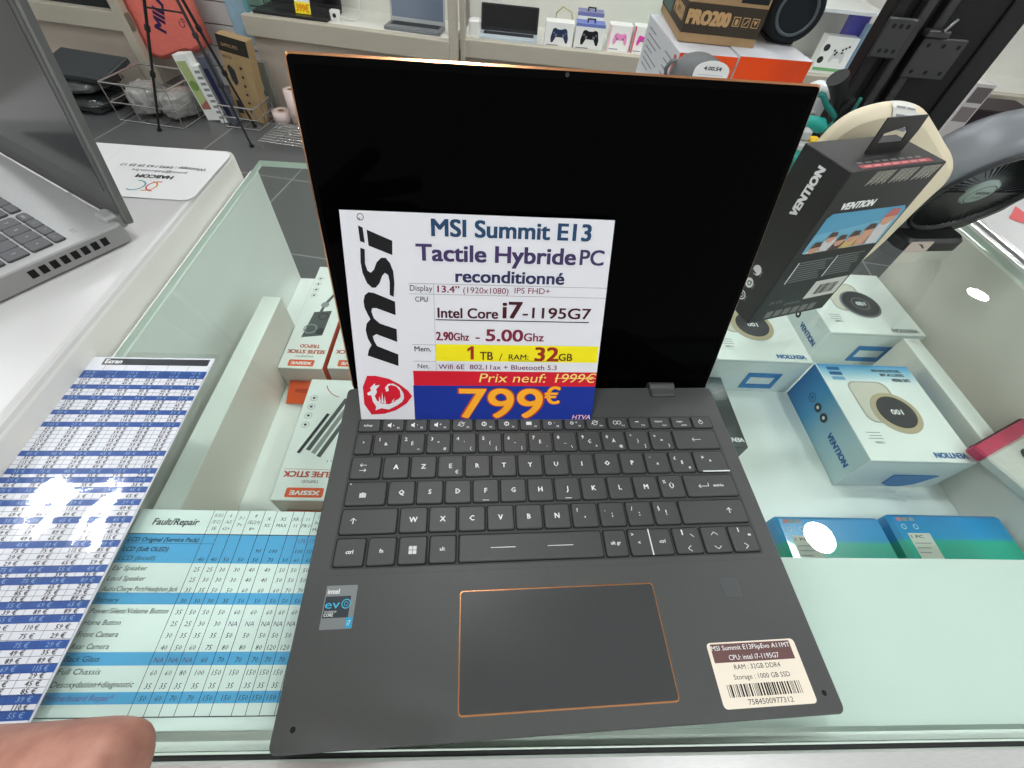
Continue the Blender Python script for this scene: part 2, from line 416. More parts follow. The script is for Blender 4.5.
for i, s_ in enumerate('QSDFGHJKLMÙ'):
    x = .0483+(i-.5)*KP
    L = [big(s_)]
    if s_ in 'FJ': L.append(('l', -.0022, -.0068, .0022, -.0068, .0005))
    if s_ == 'Ù': L.append(('t', '%', -.0048, .0024, .0024))
    key(x, x+KP, .1226, .1408, L)
key(.0483+10.5*KP, .2892, .1226, .1408, [('t', 'entrée', .006, -.001, .0021), ('l', -.009, -.0005, -.0014, -.0005), ('l', -.0014, -.0005, -.0014, .002), ('l', -.009, -.0005, -.0074, .0009), ('l', -.009, -.0005, -.0074, -.0019)])
key(.0105, .0481, .1034, .1216, [('l', -.010, -.0016, -.010, .0022, .0006), ('l', -.010, .0022, -.0118, .0006), ('l', -.010, .0022, -.0082, .0006)])
for i, s_ in enumerate([('W',), ('X',), ('C',), ('V',), ('B',), ('N',), (',', '?'), (';', '.'), (':', '/'), ('!', '§')]):
    x = .0579+(i-.5)*KP
    L = [big(s_[0])]
    if len(s_) > 1: L.append(('t', s_[1], -.0048, .0022, .0026))
    key(x, x+KP, .1034, .1216, L)
key(.0579+9.5*KP, .2892, .1034, .1216, [('l', .012, -.0016, .012, .0022, .0006), ('l', .012, .0022, .0102, .0006), ('l', .012, .0022, .0138, .0006)])
b0, b1 = .0838, .1024
key(.0105, .0303, b0, b1, [('t', 'ctrl', -.0002, -.001, .0024)])
key(.0305, .0493, b0, b1, [('t', 'fn', -.0002, -.001, .0024)])
ww = [('p', [(-.0024+q*.0026, -.0024+w_*.0026), (-.0001+q*.0026, -.0024+w_*.0026), (-.0001+q*.0026, -.0001+w_*.0026), (-.0024+q*.0026, -.0001+w_*.0026)]) for q in (0, 1) for w_ in (0, 1)]
key(.0495, .0685, b0, b1, ww)
key(.0687, .0870, b0, b1, [('t', 'alt', -.0002, -.001, .0024)])
key(.0873, .1824, b0, b1, [('l', -.0265, -.0002, -.0105, -.0002), ('l', .0105, -.0002, .0275, -.0002)])
key(.1826, .1990, b0, b1, [('t', 'alt gr', 0, -.001, .0022)])
key(.1992, .2298, b0, b1, [('t', '>', -.0115, .004, .0022), ('t', '<', -.0078, -.0014, .0022), ('t', 'ctrl', .008, -.001, .0022), ('p', [(-.0004, -.0085), (.0004, -.0085), (.0004, .0085), (-.0004, .0085)])])
key(.2300, .2499, b0, b1, [('p', [(-.0028, .0036), (-.0018, .0036), (-.0018, .0072), (-.0028, .0072)]), ('l', .003, .0042, .0052, .0022), ('l', -.001, -.0052, .0014, -.0034), ('l', -.001, -.0052, .0014, -.0070)])
key(.2501, .2696, b0, b1, [('l', -.0024, .003, 0, .005), ('l', 0, .005, .0024, .003), ('l', -.0024, -.0042, 0, -.0062), ('l', 0, -.0062, .0024, -.0042)])
key(.2698, .2892, b0, b1, [('p', [(-.0022, .0044), (-.0014, .0044), (-.0014, .0074), (-.0022, .0074)]), ('p', [(.004, .0018), (.006, .0018), (.006, .0030), (.004, .0030)]), ('l', .0016, -.0048, -.0008, -.003), ('l', .0016, -.0048, -.0008, -.0066)])
# touchpad
g = MB(); g.rprism(.089, .2097, .0078, .0685, T1-.0006, T1+.0003, .0022, .0003, copper, seg=4); g.build('touchpad_trim', lp)['label'] = 'copper rim of the touchpad'
g = MB(); g.rprism(.0898, .2089, .0086, .0677, T1-.0006, T1+.00045, .0018, .0002, P('touchpad_glass', (52, 54, 54), .34, noise=.04, scale=700), seg=4); g.build('touchpad', lp)
g = MB(); g.rprism(.2535, .2652, .0575, .0690, T1, T1+.0002, .001, .0001, P('sensor_dark', (68, 71, 72), .3)); g.build('fingerprint_sensor', lp)
# stickers
white_ink = P('ink_white', (236, 238, 236), .5); black_ink = P('ink_black', (12, 12, 14), .6)
stk_gr = P('sticker_silver', (132, 138, 138), .3, metal=.35); stk_dk = P('sticker_dark', (34, 46, 54), .4); evo_b = P('sticker_blue', (64, 190, 226), .4); i7_b = P('sticker_cyan', (16, 156, 198), .4)
g = MB(); g.rprism(.0103, .0283, .0512, .0743, T1, T1+.00012, .0006, .0, stk_gr)
p = PL(g, (.0103, .0512, T1+.00012), (1, 0, 0), (0, 1, 0), .00004)
p.rect(.0006, .0058, .0150, .0172, stk_dk, 1)
p.text('intel', .0012, .0186, .0026, white_ink, w=.0066, bold=.03)
p.text('ev', .0010, .0108, .0044, evo_b, w=.0082, bold=.0)
p.ring(.0128, .0130, .0026, .0005, evo_b, 2, 20); p.ring(.0128, .0130, .0012, .0003, evo_b, 2, 12)
p.text('POWERED BY', .0012, .0085, .0010, white_ink, w=.0070); p.text('CORE', .0012, .0066, .0016, white_ink, w=.0052, bold=.02)
p.rect(.0140, .0004, .0178, .0058, i7_b, 1); p.text('i7', .0150, .0016, .0026, white_ink, w=.0018, l=3)
g.build('processor_sticker', lp)['label'] = 'small silver and dark sticker with blue evo lettering'
paper_w = P('label_cream', (232, 222, 204), .55); brown = P('label_brown', (104, 74, 72), .55)
g = MB(); g.rprism(.2330, .2872, .0032, .0343, T1, T1+.00014, .0022, .0, paper_w)
p = PL(g, (.2330, .0032, T1+.00014), (1, 0, 0), (0, 1, 0), .00004)
p.rect(.0020, .0211, .0510, .0303, brown, 1)
p.text('MSI Summit E13FlipEvo A11MT', .0022, .0271, .0023, white_ink, w=.0484)
p.text('CPU: intel i7-1195G7', .0112, .0222, .0024, white_ink, w=.0306)
p.text('RAM : 32GB DDR4', .0126, .0176, .0023, black_ink, w=.0278)
p.text('Storage : 1000 GB SSD', .0106, .0129, .0023, black_ink, w=.0336)
random.seed(3); x = .0050
while x < .0485:
    wd = random.choice([.00035, .00035, .0007, .0010]); p.rect(x, .0050, x+wd, .0108, black_ink, 1); x += wd+random.choice([.0004, .0004, .0008])
p.text('7584500977312', .0146, .0014, .0024, black_ink, w=.0262)
g.build('stock_label', lp)['label'] = 'cream stock label with brown header and barcode'
# lid
AN = R(73.0); LO = Vector((-.0026, .2275, .005)); LU = Vector((1, 0, 0)); LV = Vector((0, math.cos(AN), math.sin(AN))); LN = LU.cross(LV)
LM = Matrix((( LU.x, LV.x, LN.x, LO.x), (LU.y, LV.y, LN.y, LO.y), (LU.z, LV.z, LN.z, LO.z), (0, 0, 0, 1)))
LH = .2240; W = .3068
g = MB(); g.rprism(.0004, W-.0004, 0, LH-.0004, -.0066, -.0012, .004, .0, anod, LM, 4)
lid = g.build('lid', lp)
g = MB(); g.rprism(-.0002, W+.0002, .002, LH+.0002, -.0056, -.0003, .0025, .0012, copper, LM, 4); g.build('edge_trim', lid)['label'] = 'copper coloured edge of the lid'
g = MB(); g.rprism(.0010, W-.0010, .0006, LH-.0010, -.0030, .0000, .0022, .0002, bez, LM, 4); g.build('bezel', lid)
g = MB(); g.rprism(.004, W-.004, .016, LH-.005, -.0010, .00015, .001, .0, scr_black, LM, 3)
PL(g, LM @ Vector((W/2, LH-.0027, .00005)), LU, LV, .00005).poly(circ(0, 0, .0012, 12), P('lens', (20, 22, 30), .1), 1)
g.build('screen', lid)
hm = P('hinge_metal', (70, 71, 70), .5, metal=.2)
for x in (.0335, .2460):
    g = MB(); g.rprism(x, x+.0215, .2120, .2215, .0140, .0186, .002, .0012, hm); g.lathe([(.0042, 0), (.0042, .0215)], hm, Matrix.Translation((x, .2222, .0162)) @ Matrix.Rotation(PI/2, 4, 'Y'), 16)
    g.build('hinge', lp)

# ------------------------------------------------------------------ price sign leaning on the screen
SA = R(59.65); SU = Vector((1, 0, 0)); SV = Vector((0, math.cos(SA), math.sin(SA)))
sg = MB(); sheet = P('paper_white', (222, 222, 226), .55)
pn = SU.cross(SV)
SM = Matrix(((1, 0, 0, 0), (0, SV.y, pn.y, 0), (0, SV.z, pn.z, 0), (0, 0, 0, 1)))
sg.box(0, .1823, 0, .149, -.0010, 0, sheet, 0, SM)
p = PL(sg, (0, 0, 0), SU, SV, .00008)
mm = .001
def T(s, u, v, h, w_, mat, bold=.02, slant=0.0, l=3): p.text(s, u*mm, v*mm, h*mm, mat, w=w_*mm, bold=bold, slant=slant, l=l, res=6 if h > 5 else 3)
navy = P('ink_navy', (30, 66, 100), .55); purp = P('ink_purple', (62, 48, 92), .55); maroon = P('ink_maroon', (122, 26, 54), .55); dred = P('ink_dark_red', (64, 10, 26), .55)
yel = P('print_yellow', (240, 226, 10), .5); redp = P('print_red', (206, 12, 40), .5); blup = P('print_blue', (8, 44, 142), .5); oran = P('ink_orange', (250, 172, 34), .5); olin = P('ink_red_edge', (196, 60, 30), .5)
grey_l = P('ink_grey', (120, 120, 124), .6)
T('MSI Summit E13', 58.9, 135.3, 10.2, 107.6, navy, .03)
T('Tactile Hybride', 48.1, 119.4, 10.3, 109.2, purp, .03); T('PC', 160.8, 119.5, 9.8, 16.6, purp, .02)
T('reconditionné', 74.4, 105.8, 8.0, 76.0, P('ink_dusk', (42, 46, 84), .55), .03)
T('Display', 42.5, 98.9, 3.9, 15.5, black_ink, .005); T('13.4”', 61.6, 98.4, 4.4, 15.1, maroon, .02); T('(1920x1080)', 79.4, 98.2, 4.1, 32.0, maroon, 0); T('IPS FHD+', 115.7, 98.8, 4.0, 25.4, maroon, 0)
T('CPU', 45.8, 91.5, 3.5, 8.8, black_ink, .005)
T('Intel Core', 61.3, 80.6, 6.9, 42.9, dred, .025); T('i7', 108.0, 81.2, 11.4, 13.6, dred, .03); T('-1195G7', 122.4, 81.5, 7.4, 50.0, dred, .02)
p.rect(.0596, .0786, .1717, .0793, black_ink, 2)
T('2.90', 59.8, 64.0, 6.0, 12.0, maroon, .03); T('Ghz', 72.4, 64.0, 5.4, 11.0, maroon, .02); T('-', 88.4, 64.0, 6.0, 2.8, maroon, .02)
T('5.00', 96.0, 64.0, 8.4, 27.0, maroon, .03); T('Ghz', 124.1, 64.3, 5.8, 14.6, maroon, .02)
p.rect(.0588, .0480, .1812, .0609, yel, 1)
T('Mem.', 43.6, 55.4, 3.7, 12.1, black_ink, .01)
PO_ = [(84.6, 49.6), (87.0, 49.6), (87.0, 59.7), (84.9, 59.7), (82.2, 57.6), (82.2, 55.6), (84.6, 57.0)]; p.poly([(a_*mm, b_*mm) for a_, b_ in PO_], P('ink_brick', (150, 36, 20), .5), 3); T('TB', 91.7, 49.5, 6.0, 9.5, P('ink_brown', (84, 40, 16), .5), .02); T('/', 106.0, 48.9, 5.4, 2.4, black_ink, 0); T('RAM:', 113.2, 49.8, 4.0, 15.0, black_ink, .01)
p.rect(.1130, .0487, .1512, .0490, black_ink, 2)
T('32', 133.2, 49.2, 10.2, 17.6, P('ink_brick', (150, 36, 20), .5), .03); T('GB', 151.4, 49.4, 5.4, 10.2, P('ink_brown', (84, 40, 16), .5), .02)
T('Net.', 45.3, 42.3, 3.5, 8.6, black_ink, .005); T('Wifi 6E  802.11ax + Bluetooth 5.3', 60.6, 41.9, 3.6, 89.8, P('ink_plum', (112, 32, 84), .5), .01)
for v in (.1038, .0967, .0602, .0476): p.rect(.0420, v, .1823 if v > .09 else .0592, v+.00025, grey_l, 1)
p.rect(.0588, .0403, .0590, .1036, grey_l, 1)
p.rect(.0417, .0285, .1823, .0402, redp, 1); p.rect(.0412, .0001, .1823, .0285, blup, 1)
py = P('ink_pale_yellow', (244, 216, 120), .5)
T('Prix neuf:', 91.0, 31.6, 7.0, 51.0, py, .0, .2); T('1999€', 149.8, 31.8, 7.0, 31.0, py, .0, .2)
p.rect(.1496, .0350, .1818, .0355, py, 4)
T('799', 75.8, 1.5, 24.4, 65.6, olin, .034, 0, 2); T('799', 76.4, 1.8, 24.0, 64.4, oran, .014, 0, 4)
T('€', 142.5, 13.8, 13.5, 12.3, olin, .034, 0, 2); T('€', 142.8, 14.0, 13.2, 11.8, oran, .02, 0, 4)
T('HTVA', 166.2, .5, 3.6, 14.8, P('ink_pinkish', (236, 190, 176), .5), .01, .2)
def PO(pts, mat, l): p.poly([(a*mm, b_*mm) for a, b_ in pts], mat, l)
PO([(11.1, 140), (14, 138.8), (14.5, 129.3), (11.5, 130.3)], black_ink, 2)
PO([(16.4, 137.6), (32.6, 131.2), (32, 122.1), (16.8, 127.7)], black_ink, 2)
PO([(11.3, 126.2), (14.1, 125.3), (13.5, 116), (14.6, 111.7), (16.7, 110.3), (19, 112.3), (21.2, 117.2), (24.4, 120.2), (27.4, 120.3), (30.1, 117), (31.9, 111.7), (32.2, 103.8), (31.1, 94.4), (28.4, 95.6), (29, 104.7), (28.3, 109.1), (26.1, 110.4), (24.3, 108.5), (22.1, 103.5), (19.3, 100.4), (16.8, 100.3), (13.6, 103.3), (11.2, 110.1), (10.6, 116.9)], black_ink, 2)
PO([(31.6, 81.6), (31.8, 91.1), (17.5, 96.9), (14, 97.2), (11.3, 95.1), (10.1, 91), (10.4, 86.5), (12.3, 81.5), (13.7, 78.4), (10.8, 75.2), (9.7, 70.5), (10.7, 64.4), (12.9, 59.6), (10.7, 56), (9.4, 51.6), (31.2, 43.8), (31.6, 52.8), (16.8, 58.9), (15, 62.8), (14.4, 66.1), (17, 67.7), (31.4, 62.1), (31.6, 71.6), (20.2, 75.4), (16.3, 79), (14.9, 83.7), (15.6, 86.2), (18.3, 86.4)], black_ink, 2)
p.ring(.0130, .1452, .0022, .0004, black_ink, 2, 18); p.text('R', .0130, .1443, .0018, black_ink, align='c', ang=90)
PO([(7.6, 35.9), (13.8, 36), (23.4, 33.7), (30.9, 29.5), (37.2, 24.1), (39.9, 19.6), (35.5, 13.6), (27.2, 7.9), (17.9, 4.8), (8.3, 4.2), (3.5, 12.9), (3.7, 27)], redp, 2)
PO([(6.6, 22.2), (9.5, 24), (9.1, 26.4), (12.7, 30), (13.1, 28.2), (16.5, 28.8), (13.4, 25.2), (13.8, 22.8), (11.9, 19.7), (13.2, 16.1), (16.4, 13.6), (21.9, 13), (27.7, 15.5), (31.3, 19.2), (31.1, 24.1), (28.5, 27.7), (24.7, 28.9), (22.4, 27.7), (22.7, 24), (20.7, 23.4), (20.1, 26.5), (22.5, 29.6), (26.4, 30), (30.9, 27), (33.6, 22), (33.8, 18.2), (32.2, 15), (28.1, 12), (21.6, 8.6), (16.1, 9.6), (11.5, 7.8), (12.3, 11.1), (10.1, 15.4), (9.4, 20.3), (6.9, 20.3)], sheet, 4)
for wq in ([(14.6, 14.6), (15.2, 19.7), (16.3, 14.6)], [(16.4, 14), (17.6, 22.8), (18.2, 14)], [(18.4, 13.6), (19.3, 20.0), (20.0, 13.6)], [(24, 14.6), (26.5, 18.2), (25.6, 14.9)], [(26, 15.4), (28.9, 17.2), (28, 15.6)]): PO(wq, sheet, 4)
a = R(2.6)
def lap(x, y, z): return (x*math.cos(a)-y*math.sin(a), x*math.sin(a)+y*math.cos(a), z)
so = sg.build('price_sign', None, lap(.0124, .1912, .0178), 1.93); so.data.transform(Matrix.Diagonal((.9773, .9921, .9921, 1)))
tag(so, 'white printed price sign with blue 799€ band leaning on the laptop screen', 'price sign')

# ------------------------------------------------------------------ goods inside the glass counter
SHZ = -.19
ink_b = P('ink_vention_blue', (34, 98, 158), .5); ink_k = P('ink_soft_black', (52, 54, 58), .55); ink_g = P('ink_soft_grey', (140, 144, 146), .6)
box_w = P('carton_white', (242, 244, 240), .4, noise=.01, scale=30)
gold = P('print_gold', (196, 176, 138), .4); disc_k = P('print_dark_disc', (52, 50, 54), .35); cream_p = P('print_cream', (214, 208, 194), .4); shade_p = P('print_shade', (176, 170, 158), .45)
sky_b = P('print_sky_blue', (42, 140, 200), .4); tab_b = P('hang_tab_blue', (30, 124, 190), .4)
top_fade = ramp_mat('carton_top_fade', 1, [(0, (242, 244, 240)), (.116, (240, 244, 242)), (.136, (150, 206, 232)), (.149, (40, 144, 208))], .4)
side_fade = ramp_mat('carton_side_fade', 1, [(0, (196, 214, 214)), (.05, (170, 204, 214)), (.10, (60, 150, 200)), (.149, (16, 110, 184))], .4)
def vention_box(label, loc, sz, var):
    sx, sy, h = sz
    o = thing('product_box', label, 'box', loc, 0, 'boxed fans in the glass counter')
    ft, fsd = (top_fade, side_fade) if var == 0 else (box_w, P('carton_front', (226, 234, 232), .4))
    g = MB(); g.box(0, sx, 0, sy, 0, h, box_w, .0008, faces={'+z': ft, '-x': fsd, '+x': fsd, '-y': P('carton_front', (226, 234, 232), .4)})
    t = PL(g, (sx, sy, h), (-1, 0, 0), (0, -1, 0), .00012)          # printing reads from the far side
    dark = var == 2
    cx, cy = sx*.50, sy*.47
    t.poly(rrect(cx-.016, cx+.040, cy-.040, cy+.026, .012, 5), shade_p, 1); t.poly(rrect(cx-.013, cx+.038, cy-.038, cy+.024, .011, 5), cream_p, 2)
    t.poly(circ(cx-.004, cy+.010, .0315, 36), shade_p, 3); t.poly(circ(cx-.005, cy+.009, .0305, 36), gold if not dark else P('print_blue_grey', (96, 100, 122), .4), 4)
    for k in range(40):
        a = 2*PI*k/40; t.line(cx-.005+.026*math.cos(a), cy+.009+.026*math.sin(a), cx-.005+.0295*math.cos(a), cy+.009+.0295*math.sin(a), .0012, shade_p, 5)
    t.poly(circ(cx-.005, cy+.009, .0245 if not dark else .028, 36), disc_k, 6)
    if dark: t.ring(cx-.005, cy+.009, .014, .0012, ink_g, 7, 24); t.poly(circ(cx-.005, cy+.009, .006, 16), ink_g, 7)
    else: t.ring(cx-.005, cy+.009, .0165, .0010, ink_k, 7, 30, 190, 320)
    t.text('100', cx-.005, cy+.0055, .0075, white_ink, w=.0150, l=8, align='c', bold=.03)
    t.text('VENTION', .0085, sy-.0125, .0070, ink_b if not dark else ink_g, w=.041, bold=.05)
    t.text('1 FAN', sx-.030, sy-.026, .0030, ink_k, w=.011, bold=.02)
    for k, wd in enumerate((.019, .016, .018)): t.rect(sx-.032, sy-.0305-k*.0042, sx-.032+wd, sy-.0296-k*.0042, ink_g, 2)
    if var == 0:
        t.text('DESKTOP AIR', .016, .0150, .0046, ink_k, w=.034, bold=.03); t.text('CIRCULATION FAN', .016, .0080, .0046, ink_k, w=.042, bold=.03); t.text('LIVE FRESH', .012, .0235, .0050, ink_k, w=.025, bold=.04)
        for k in range(3): t.rect(sx-.030, .006+k*.0085, sx-.012, .0115+k*.0085, ink_b if k < 2 else P('print_pale_blue', (120, 176, 210), .4), 3)
    f = PL(g, (0, 0, 0), (1, 0, 0), (0, 0, 1), .00012)
    f.rect(.002, h-.004, sx-.002, h-.0032, P('crease', (186, 198, 196), .5), 1)
    l = PL(g, (0, sy, 0), (0, -1, 0), (0, 0, 1), .00012)
    l.text('VENTION', sy*.62, h*.42, .0085, ink_b, w=.046, bold=.05)
    for k in range(3):
        u = .036+k*.017; l.ring(u, h*.55, .0066, .0012, ink_k, 1, 16)
        if k: l.poly(circ(u, h*.55, .0058, 16), ink_k, 2); l.poly(circ(u, h*.55, .0024, 10), white_ink, 3)
        else: l.poly(circ(u, h*.55, .003, 10), ink_b, 2)
    g.build('carton', o)
    tb = MB()
    tu0, tu1 = sx*.42, sx*.78
    if var == 0:
        tb.prism([(tu0, -h*.50), (tu1+.01, -h*.50), (tu1-.004, -h*.16), (tu1-.018, -h*.06), (tu0+.016, -h*.06), (tu0+.002, -h*.16)], 0, .0012, tab_b, Matrix(((1, 0, 0, 0), (0, 0, -1, -.0003), (0, -1, 0, 0), (0, 0, 0, 1))))
    else:
        X0 = Matrix(((1, 0, 0, 0), (0, 0, -1, -.0003), (0, -1, 0, 0), (0, 0, 0, 1)))
        tb.prism([(tu0, -h*.62), (tu1, -h*.62), (tu1, -h*.50), (tu0, -h*.50)], 0, .0012, tab_b, X0)
        tb.prism([(tu0, -h*.50), (tu0+.006, -h*.50), (tu0+.006, -h*.14), (tu0, -h*.14)], 0, .0012, tab_b, X0)
        tb.prism([(tu1-.006, -h*.50), (tu1, -h*.50), (tu1, -h*.14), (tu1-.006, -h*.14)], 0, .0012, tab_b, X0)
        tb.prism([(tu0+.006, -h*.26), (tu1-.006, -h*.26), (tu1-.006, -h*.14), (tu0+.006, -h*.14)], 0, .0012, tab_b, X0)
    tb.build('hang_tab', o)['label'] = 'blue cardboard hang tab'
    return o
vention_box('white and blue fan box showing a cream fan, frontmost of its three', (.549, .243, SHZ), (.134, .149, .069), 0)
vention_box('white fan box below the upright black box, nearest the laptop', (.411, .3925, SHZ), (.137, .149, .069), 1)
vention_box('white fan box with a dark blue fan picture, standing farthest back in the glass counter', (.603, .4545, SHZ), (.150, .142, .069), 2)

foil = ramp_mat('foil_blue_green', 1, [(0, (0, 168, 142)), (.074, (0, 170, 146)), (.078, (0, 142, 200)), (.14, (0, 126, 206))], .25, coat=.4)
lab_w = P('small_label', (206, 208, 198), .5)
def foil_pack(label, loc, sx, sy, h):
    o = thing('blister_pack', label, 'packet', loc, 0, 'blue and green foil packets')
    g = MB(); g.rprism(0, sx, 0, sy, 0, h, .004, .004, foil)
    t = PL(g, (0, 0, h), (1, 0, 0), (0, 1, 0), .00012)
    t.rect(.012, sy-.052, .038, sy-.022, lab_w, 1)
    t.text('1 PC', .014, sy-.0275, .0030, ink_k, w=.014, bold=.03)
    for k in range(3): t.rect(.014, sy-.0335-k*.005, .033-.003*k, sy-.0325-k*.005, ink_g, 2)
    for k, (a, b_) in enumerate(((.008, .010), (.015, .012), (.023, .010))): t.rect(a, sy-.0085, a+.0055, sy-.0045, [P('mark_pink', (196, 120, 120), .5), P('mark_tan', (150, 140, 116), .5), ink_g][k], 2)
    t.ring(.012, sy-.015, .003, .001, P('mark_pale', (170, 200, 210), .5), 2, 12); t.ring(.026, sy-.015, .003, .001, P('mark_pale', (170, 200, 210), .5), 2, 12)
    g.build('pack', o); return o
foil_pack('blue and green foil packet half under the white board, nearer the laptop', (.4205, .080, SHZ), .124, .1045, .045)
foil_pack('blue and green foil packet half under the white board, on the right', (.5555, .084, SHZ), .138, .1050, .045)

orange_p = P('carton_orange', (240, 92, 36), .4); red_ink = P('ink_brick_red', (196, 74, 52), .5); stick_g = P('print_stick', (84, 88, 88), .5); stick_l = P('print_stick_light', (150, 154, 152), .5)
def selfie_box(label, loc, sx, sy, h, kind, rz=0):
    o = thing('product_box', label, 'box', loc, rz, 'selfie stick boxes in the glass counter')
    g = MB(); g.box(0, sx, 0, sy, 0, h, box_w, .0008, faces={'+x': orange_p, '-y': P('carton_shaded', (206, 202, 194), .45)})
    t = PL(g, (sx, sy, h), (-1, 0, 0), (0, -1, 0), .00012)
    t.poly(rrect(sx*.22, sx*.80, sy-.0145, sy-.0035, .002), orange_p, 1); t.text('XSSIVE', sx*.28, sy-.0110, .0046, white_ink, w=sx*.45, bold=.06)
    if kind == 0:
        t.text('MAGNETIC', sx*.30, sy-.022, .0028, ink_k, w=sx*.40)
        t.text('SELFIE STICK', sx*.06, sy-.032, .0062, red_ink, w=sx*.86, bold=.04); t.text('TRIPOD', sx*.22, sy-.042, .0060, red_ink, w=sx*.46, bold=.03)
        t.poly([(sx*.26, sy-.060), (sx*.74, sy-.055), (sx*.66, sy-.106), (sx*.24, sy-.110)], stick_g, 1)
        t.ring(sx*.40, sy-.098, .0075, .0022, ink_k, 2, 16); t.ring(sx*.60, sy-.072, .0095, .002, stick_l, 2, 16); t.poly(circ(sx*.36, sy-.068, .006, 12), ink_k, 2)
        t.line(sx*.50, sy-.106, sx*.46, sy-.128, .004, stick_g, 2); t.poly(circ(sx*.46, sy-.122, .006, 12), stick_l, 3); t.line(sx*.46, sy-.124, sx*.16, sy-.170, .0045, stick_g, 2); t.line(sx*.32, sy-.146, sx*.04, sy-.192, .007, stick_g, 3)
    else:
        t.text('TRIPOD', sx*.34, sy-.0235, .0034, ink_k, w=sx*.26)
        t.text('SELFIE STICK', sx*.08, sy-.0335, .0064, red_ink, w=sx*.84, bold=.04)
        t.rect(sx*.06, sy-.0365, sx*.94, sy-.0361, red_ink, 1)
        for k in range(3): t.line(sx*(.46+.10*k), sy-.052-.004*k, sx*(.06+.10*k), sy-.125-.004*k, .0052, stick_g if k != 1 else stick_l, 2+k)
        t.line(sx*.80, sy-.056, sx*.50, sy-.110, .004, ink_k, 6)
        t.text('4 in 1', sx*.10, sy-.048, .003, ink_k, w=sx*.20)
    t.ring(sx*.30, .000, sx*.42, .0010, red_ink, 1, 40, 20, 75)
    for k in range(4): t.ring(sx*.84, .030+k*.013, .0044, .0005, ink_g, 1, 14); t.poly(circ(sx*.84, .030+k*.013, .0018, 8), ink_k, 2)
    g.build('carton', o)
    tb = MB(); Mt = Matrix.Translation((sx*.5, -.0008, .0135)) @ Matrix.Rotation(R(20), 4, 'X')
    tb.box(-sx*.36, sx*.36, -.032, 0, -.0008, .0008, orange_p, 0, Mt); tb.prism([(a, b_-.014) for a, b_ in circ(0, 0, .012, 16, .003)], .0008, .0010, P('tab_slot', (204, 70, 30), .5), Mt)
    tb.build('hang_tab', o)['label'] = 'orange hang tab'
    return o
selfie_box('white and orange selfie stick box behind the price sign, nearest the left wall', (-.1758, .374, SHZ), .0570, .211, .040, 0)
selfie_box('white and orange selfie stick box mostly hidden behind the laptop screen', (-.1130, .376, SHZ), .0625, .211, .040, 0)
selfie_box('white selfie stick box with folded tripod picture, left of the laptop keyboard', (-.1270, .194, SHZ), .0685, .163, .040, 1)

g = MB(); grey_c = P('carton_charcoal', (64, 69, 70), .3, noise=.04, scale=60); g.box(0, .118, 0, .112, 0, .040, grey_c, .0006)
t = PL(g, (.118, .112, .040), (-1, 0, 0), (0, -1, 0)); t.text('VENTION', .0025, .0985, .0055, white_ink, w=.036, bold=.05)
t.rect(.004, .02, .05, .05, P('print_charcoal', (74, 80, 80), .3), 1)
tag(g.build('product_box', None, (.308, .2725, SHZ)), 'dark grey box in the counter peeking out right of the keyboard', 'box')

plast = P('plastic_wrap_white', (206, 204, 198), .25, noise=.05, scale=120, bump=.4, coat=.5); pinkc = P('packet_pink_red', (196, 40, 84), .25, noise=.12, scale=80, coat=.5, bump=.3)
o = thing('packet', 'plastic wrapped white packet with a pink red band at the right edge', 'packet', (.667, .253, -.1125), 23.7)
g = MB(); g.rprism(.0, .105, -.105, -.0135, 0, .011, .003, .002, plast)
t = PL(g, (0, -.105, .011), (1, 0, 0), (0, 1, 0)); t.text('GI', .040, .075, .016, ink_k, w=.020, ang=-60, bold=.05); t.text('AW', .052, .050, .012, ink_k, w=.022, ang=-60, bold=.05)
g.build('bag', o)
g = MB(); g.rprism(-.001, .106, -.0135, .0025, 0, .0118, .003, .0025, pinkc); g.box(.002, .10, .0012, .0032, .004, .0105, P('packet_seam', (70, 12, 30), .5)); g.build('top_band', o)['label'] = 'pink red band'

# sheets under and on the glass
ul = -.0092
fs_ = MB(); pw = P('sheet_mint_white', (232, 240, 238), .6); rowb = P('print_row_blue', (92, 172, 224), .55); tl = P('ink_table', (20, 30, 44), .6); ti = P('ink_table_text', (44, 52, 58), .6); tp = P('ink_violet', (120, 84, 150), .6)
fs_.box(-.142, .05, .0075, .1292, ul-.0006, ul, pw)
p = PL(fs_, (0, 0, ul), (1, 0, 0), (0, 1, 0), .00008)
for y0, y1 in ((.0935, .1122), (.0690, .0757), (.0372, .0438), (.0193, .0248)): p.rect(-.1405, y0, .05, y1, rowb, 1)
cols = [-.0910, -.0826, -.0747, -.0667, -.0562, -.0480, -.0364, -.0290, -.0215, -.0134, -.0052, .0030, .0112]
for k, x in enumerate(cols): p.rect(x-.00016, .0136, x+.00016, .1292, tl, 3)
p.rect(-.1405, .1120, .05, .1125, tl, 3); p.rect(-.1405, .0133, .05, .0137, tl, 3); p.rect(-.1405, .1059, -.083, .1061, tl, 2)
p.text('Fault/Repair', -.1285, .1185, .0044, ti, w=.0300, bold=.02, slant=.15)
rows = [('LCD Original (Service Pack)', .1071, 1), ('LCD (Soft OLED)', .1008, 2), ('LCD (Incell)', .0951, 0), ('Ear Speaker', .0888, 0), ('Loud Speaker', .0826, 0), ('Audio/Charge Port/Headphon Jack', .0764, 0), ('Battery', .0701, 0),
        ('Power/Silent/Volume Button', .0640, 0), ('Home Button', .0577, 0), ('Front Camera', .0515, 0), ('Rear Camera', .0453, 0), ('Back Glass', .0391, 0), ('Full Chassis', .0330, 0), ('Desoxydation+diagnostic', .0270, 0), ('Motherboard Repair*', .0208, 0)]
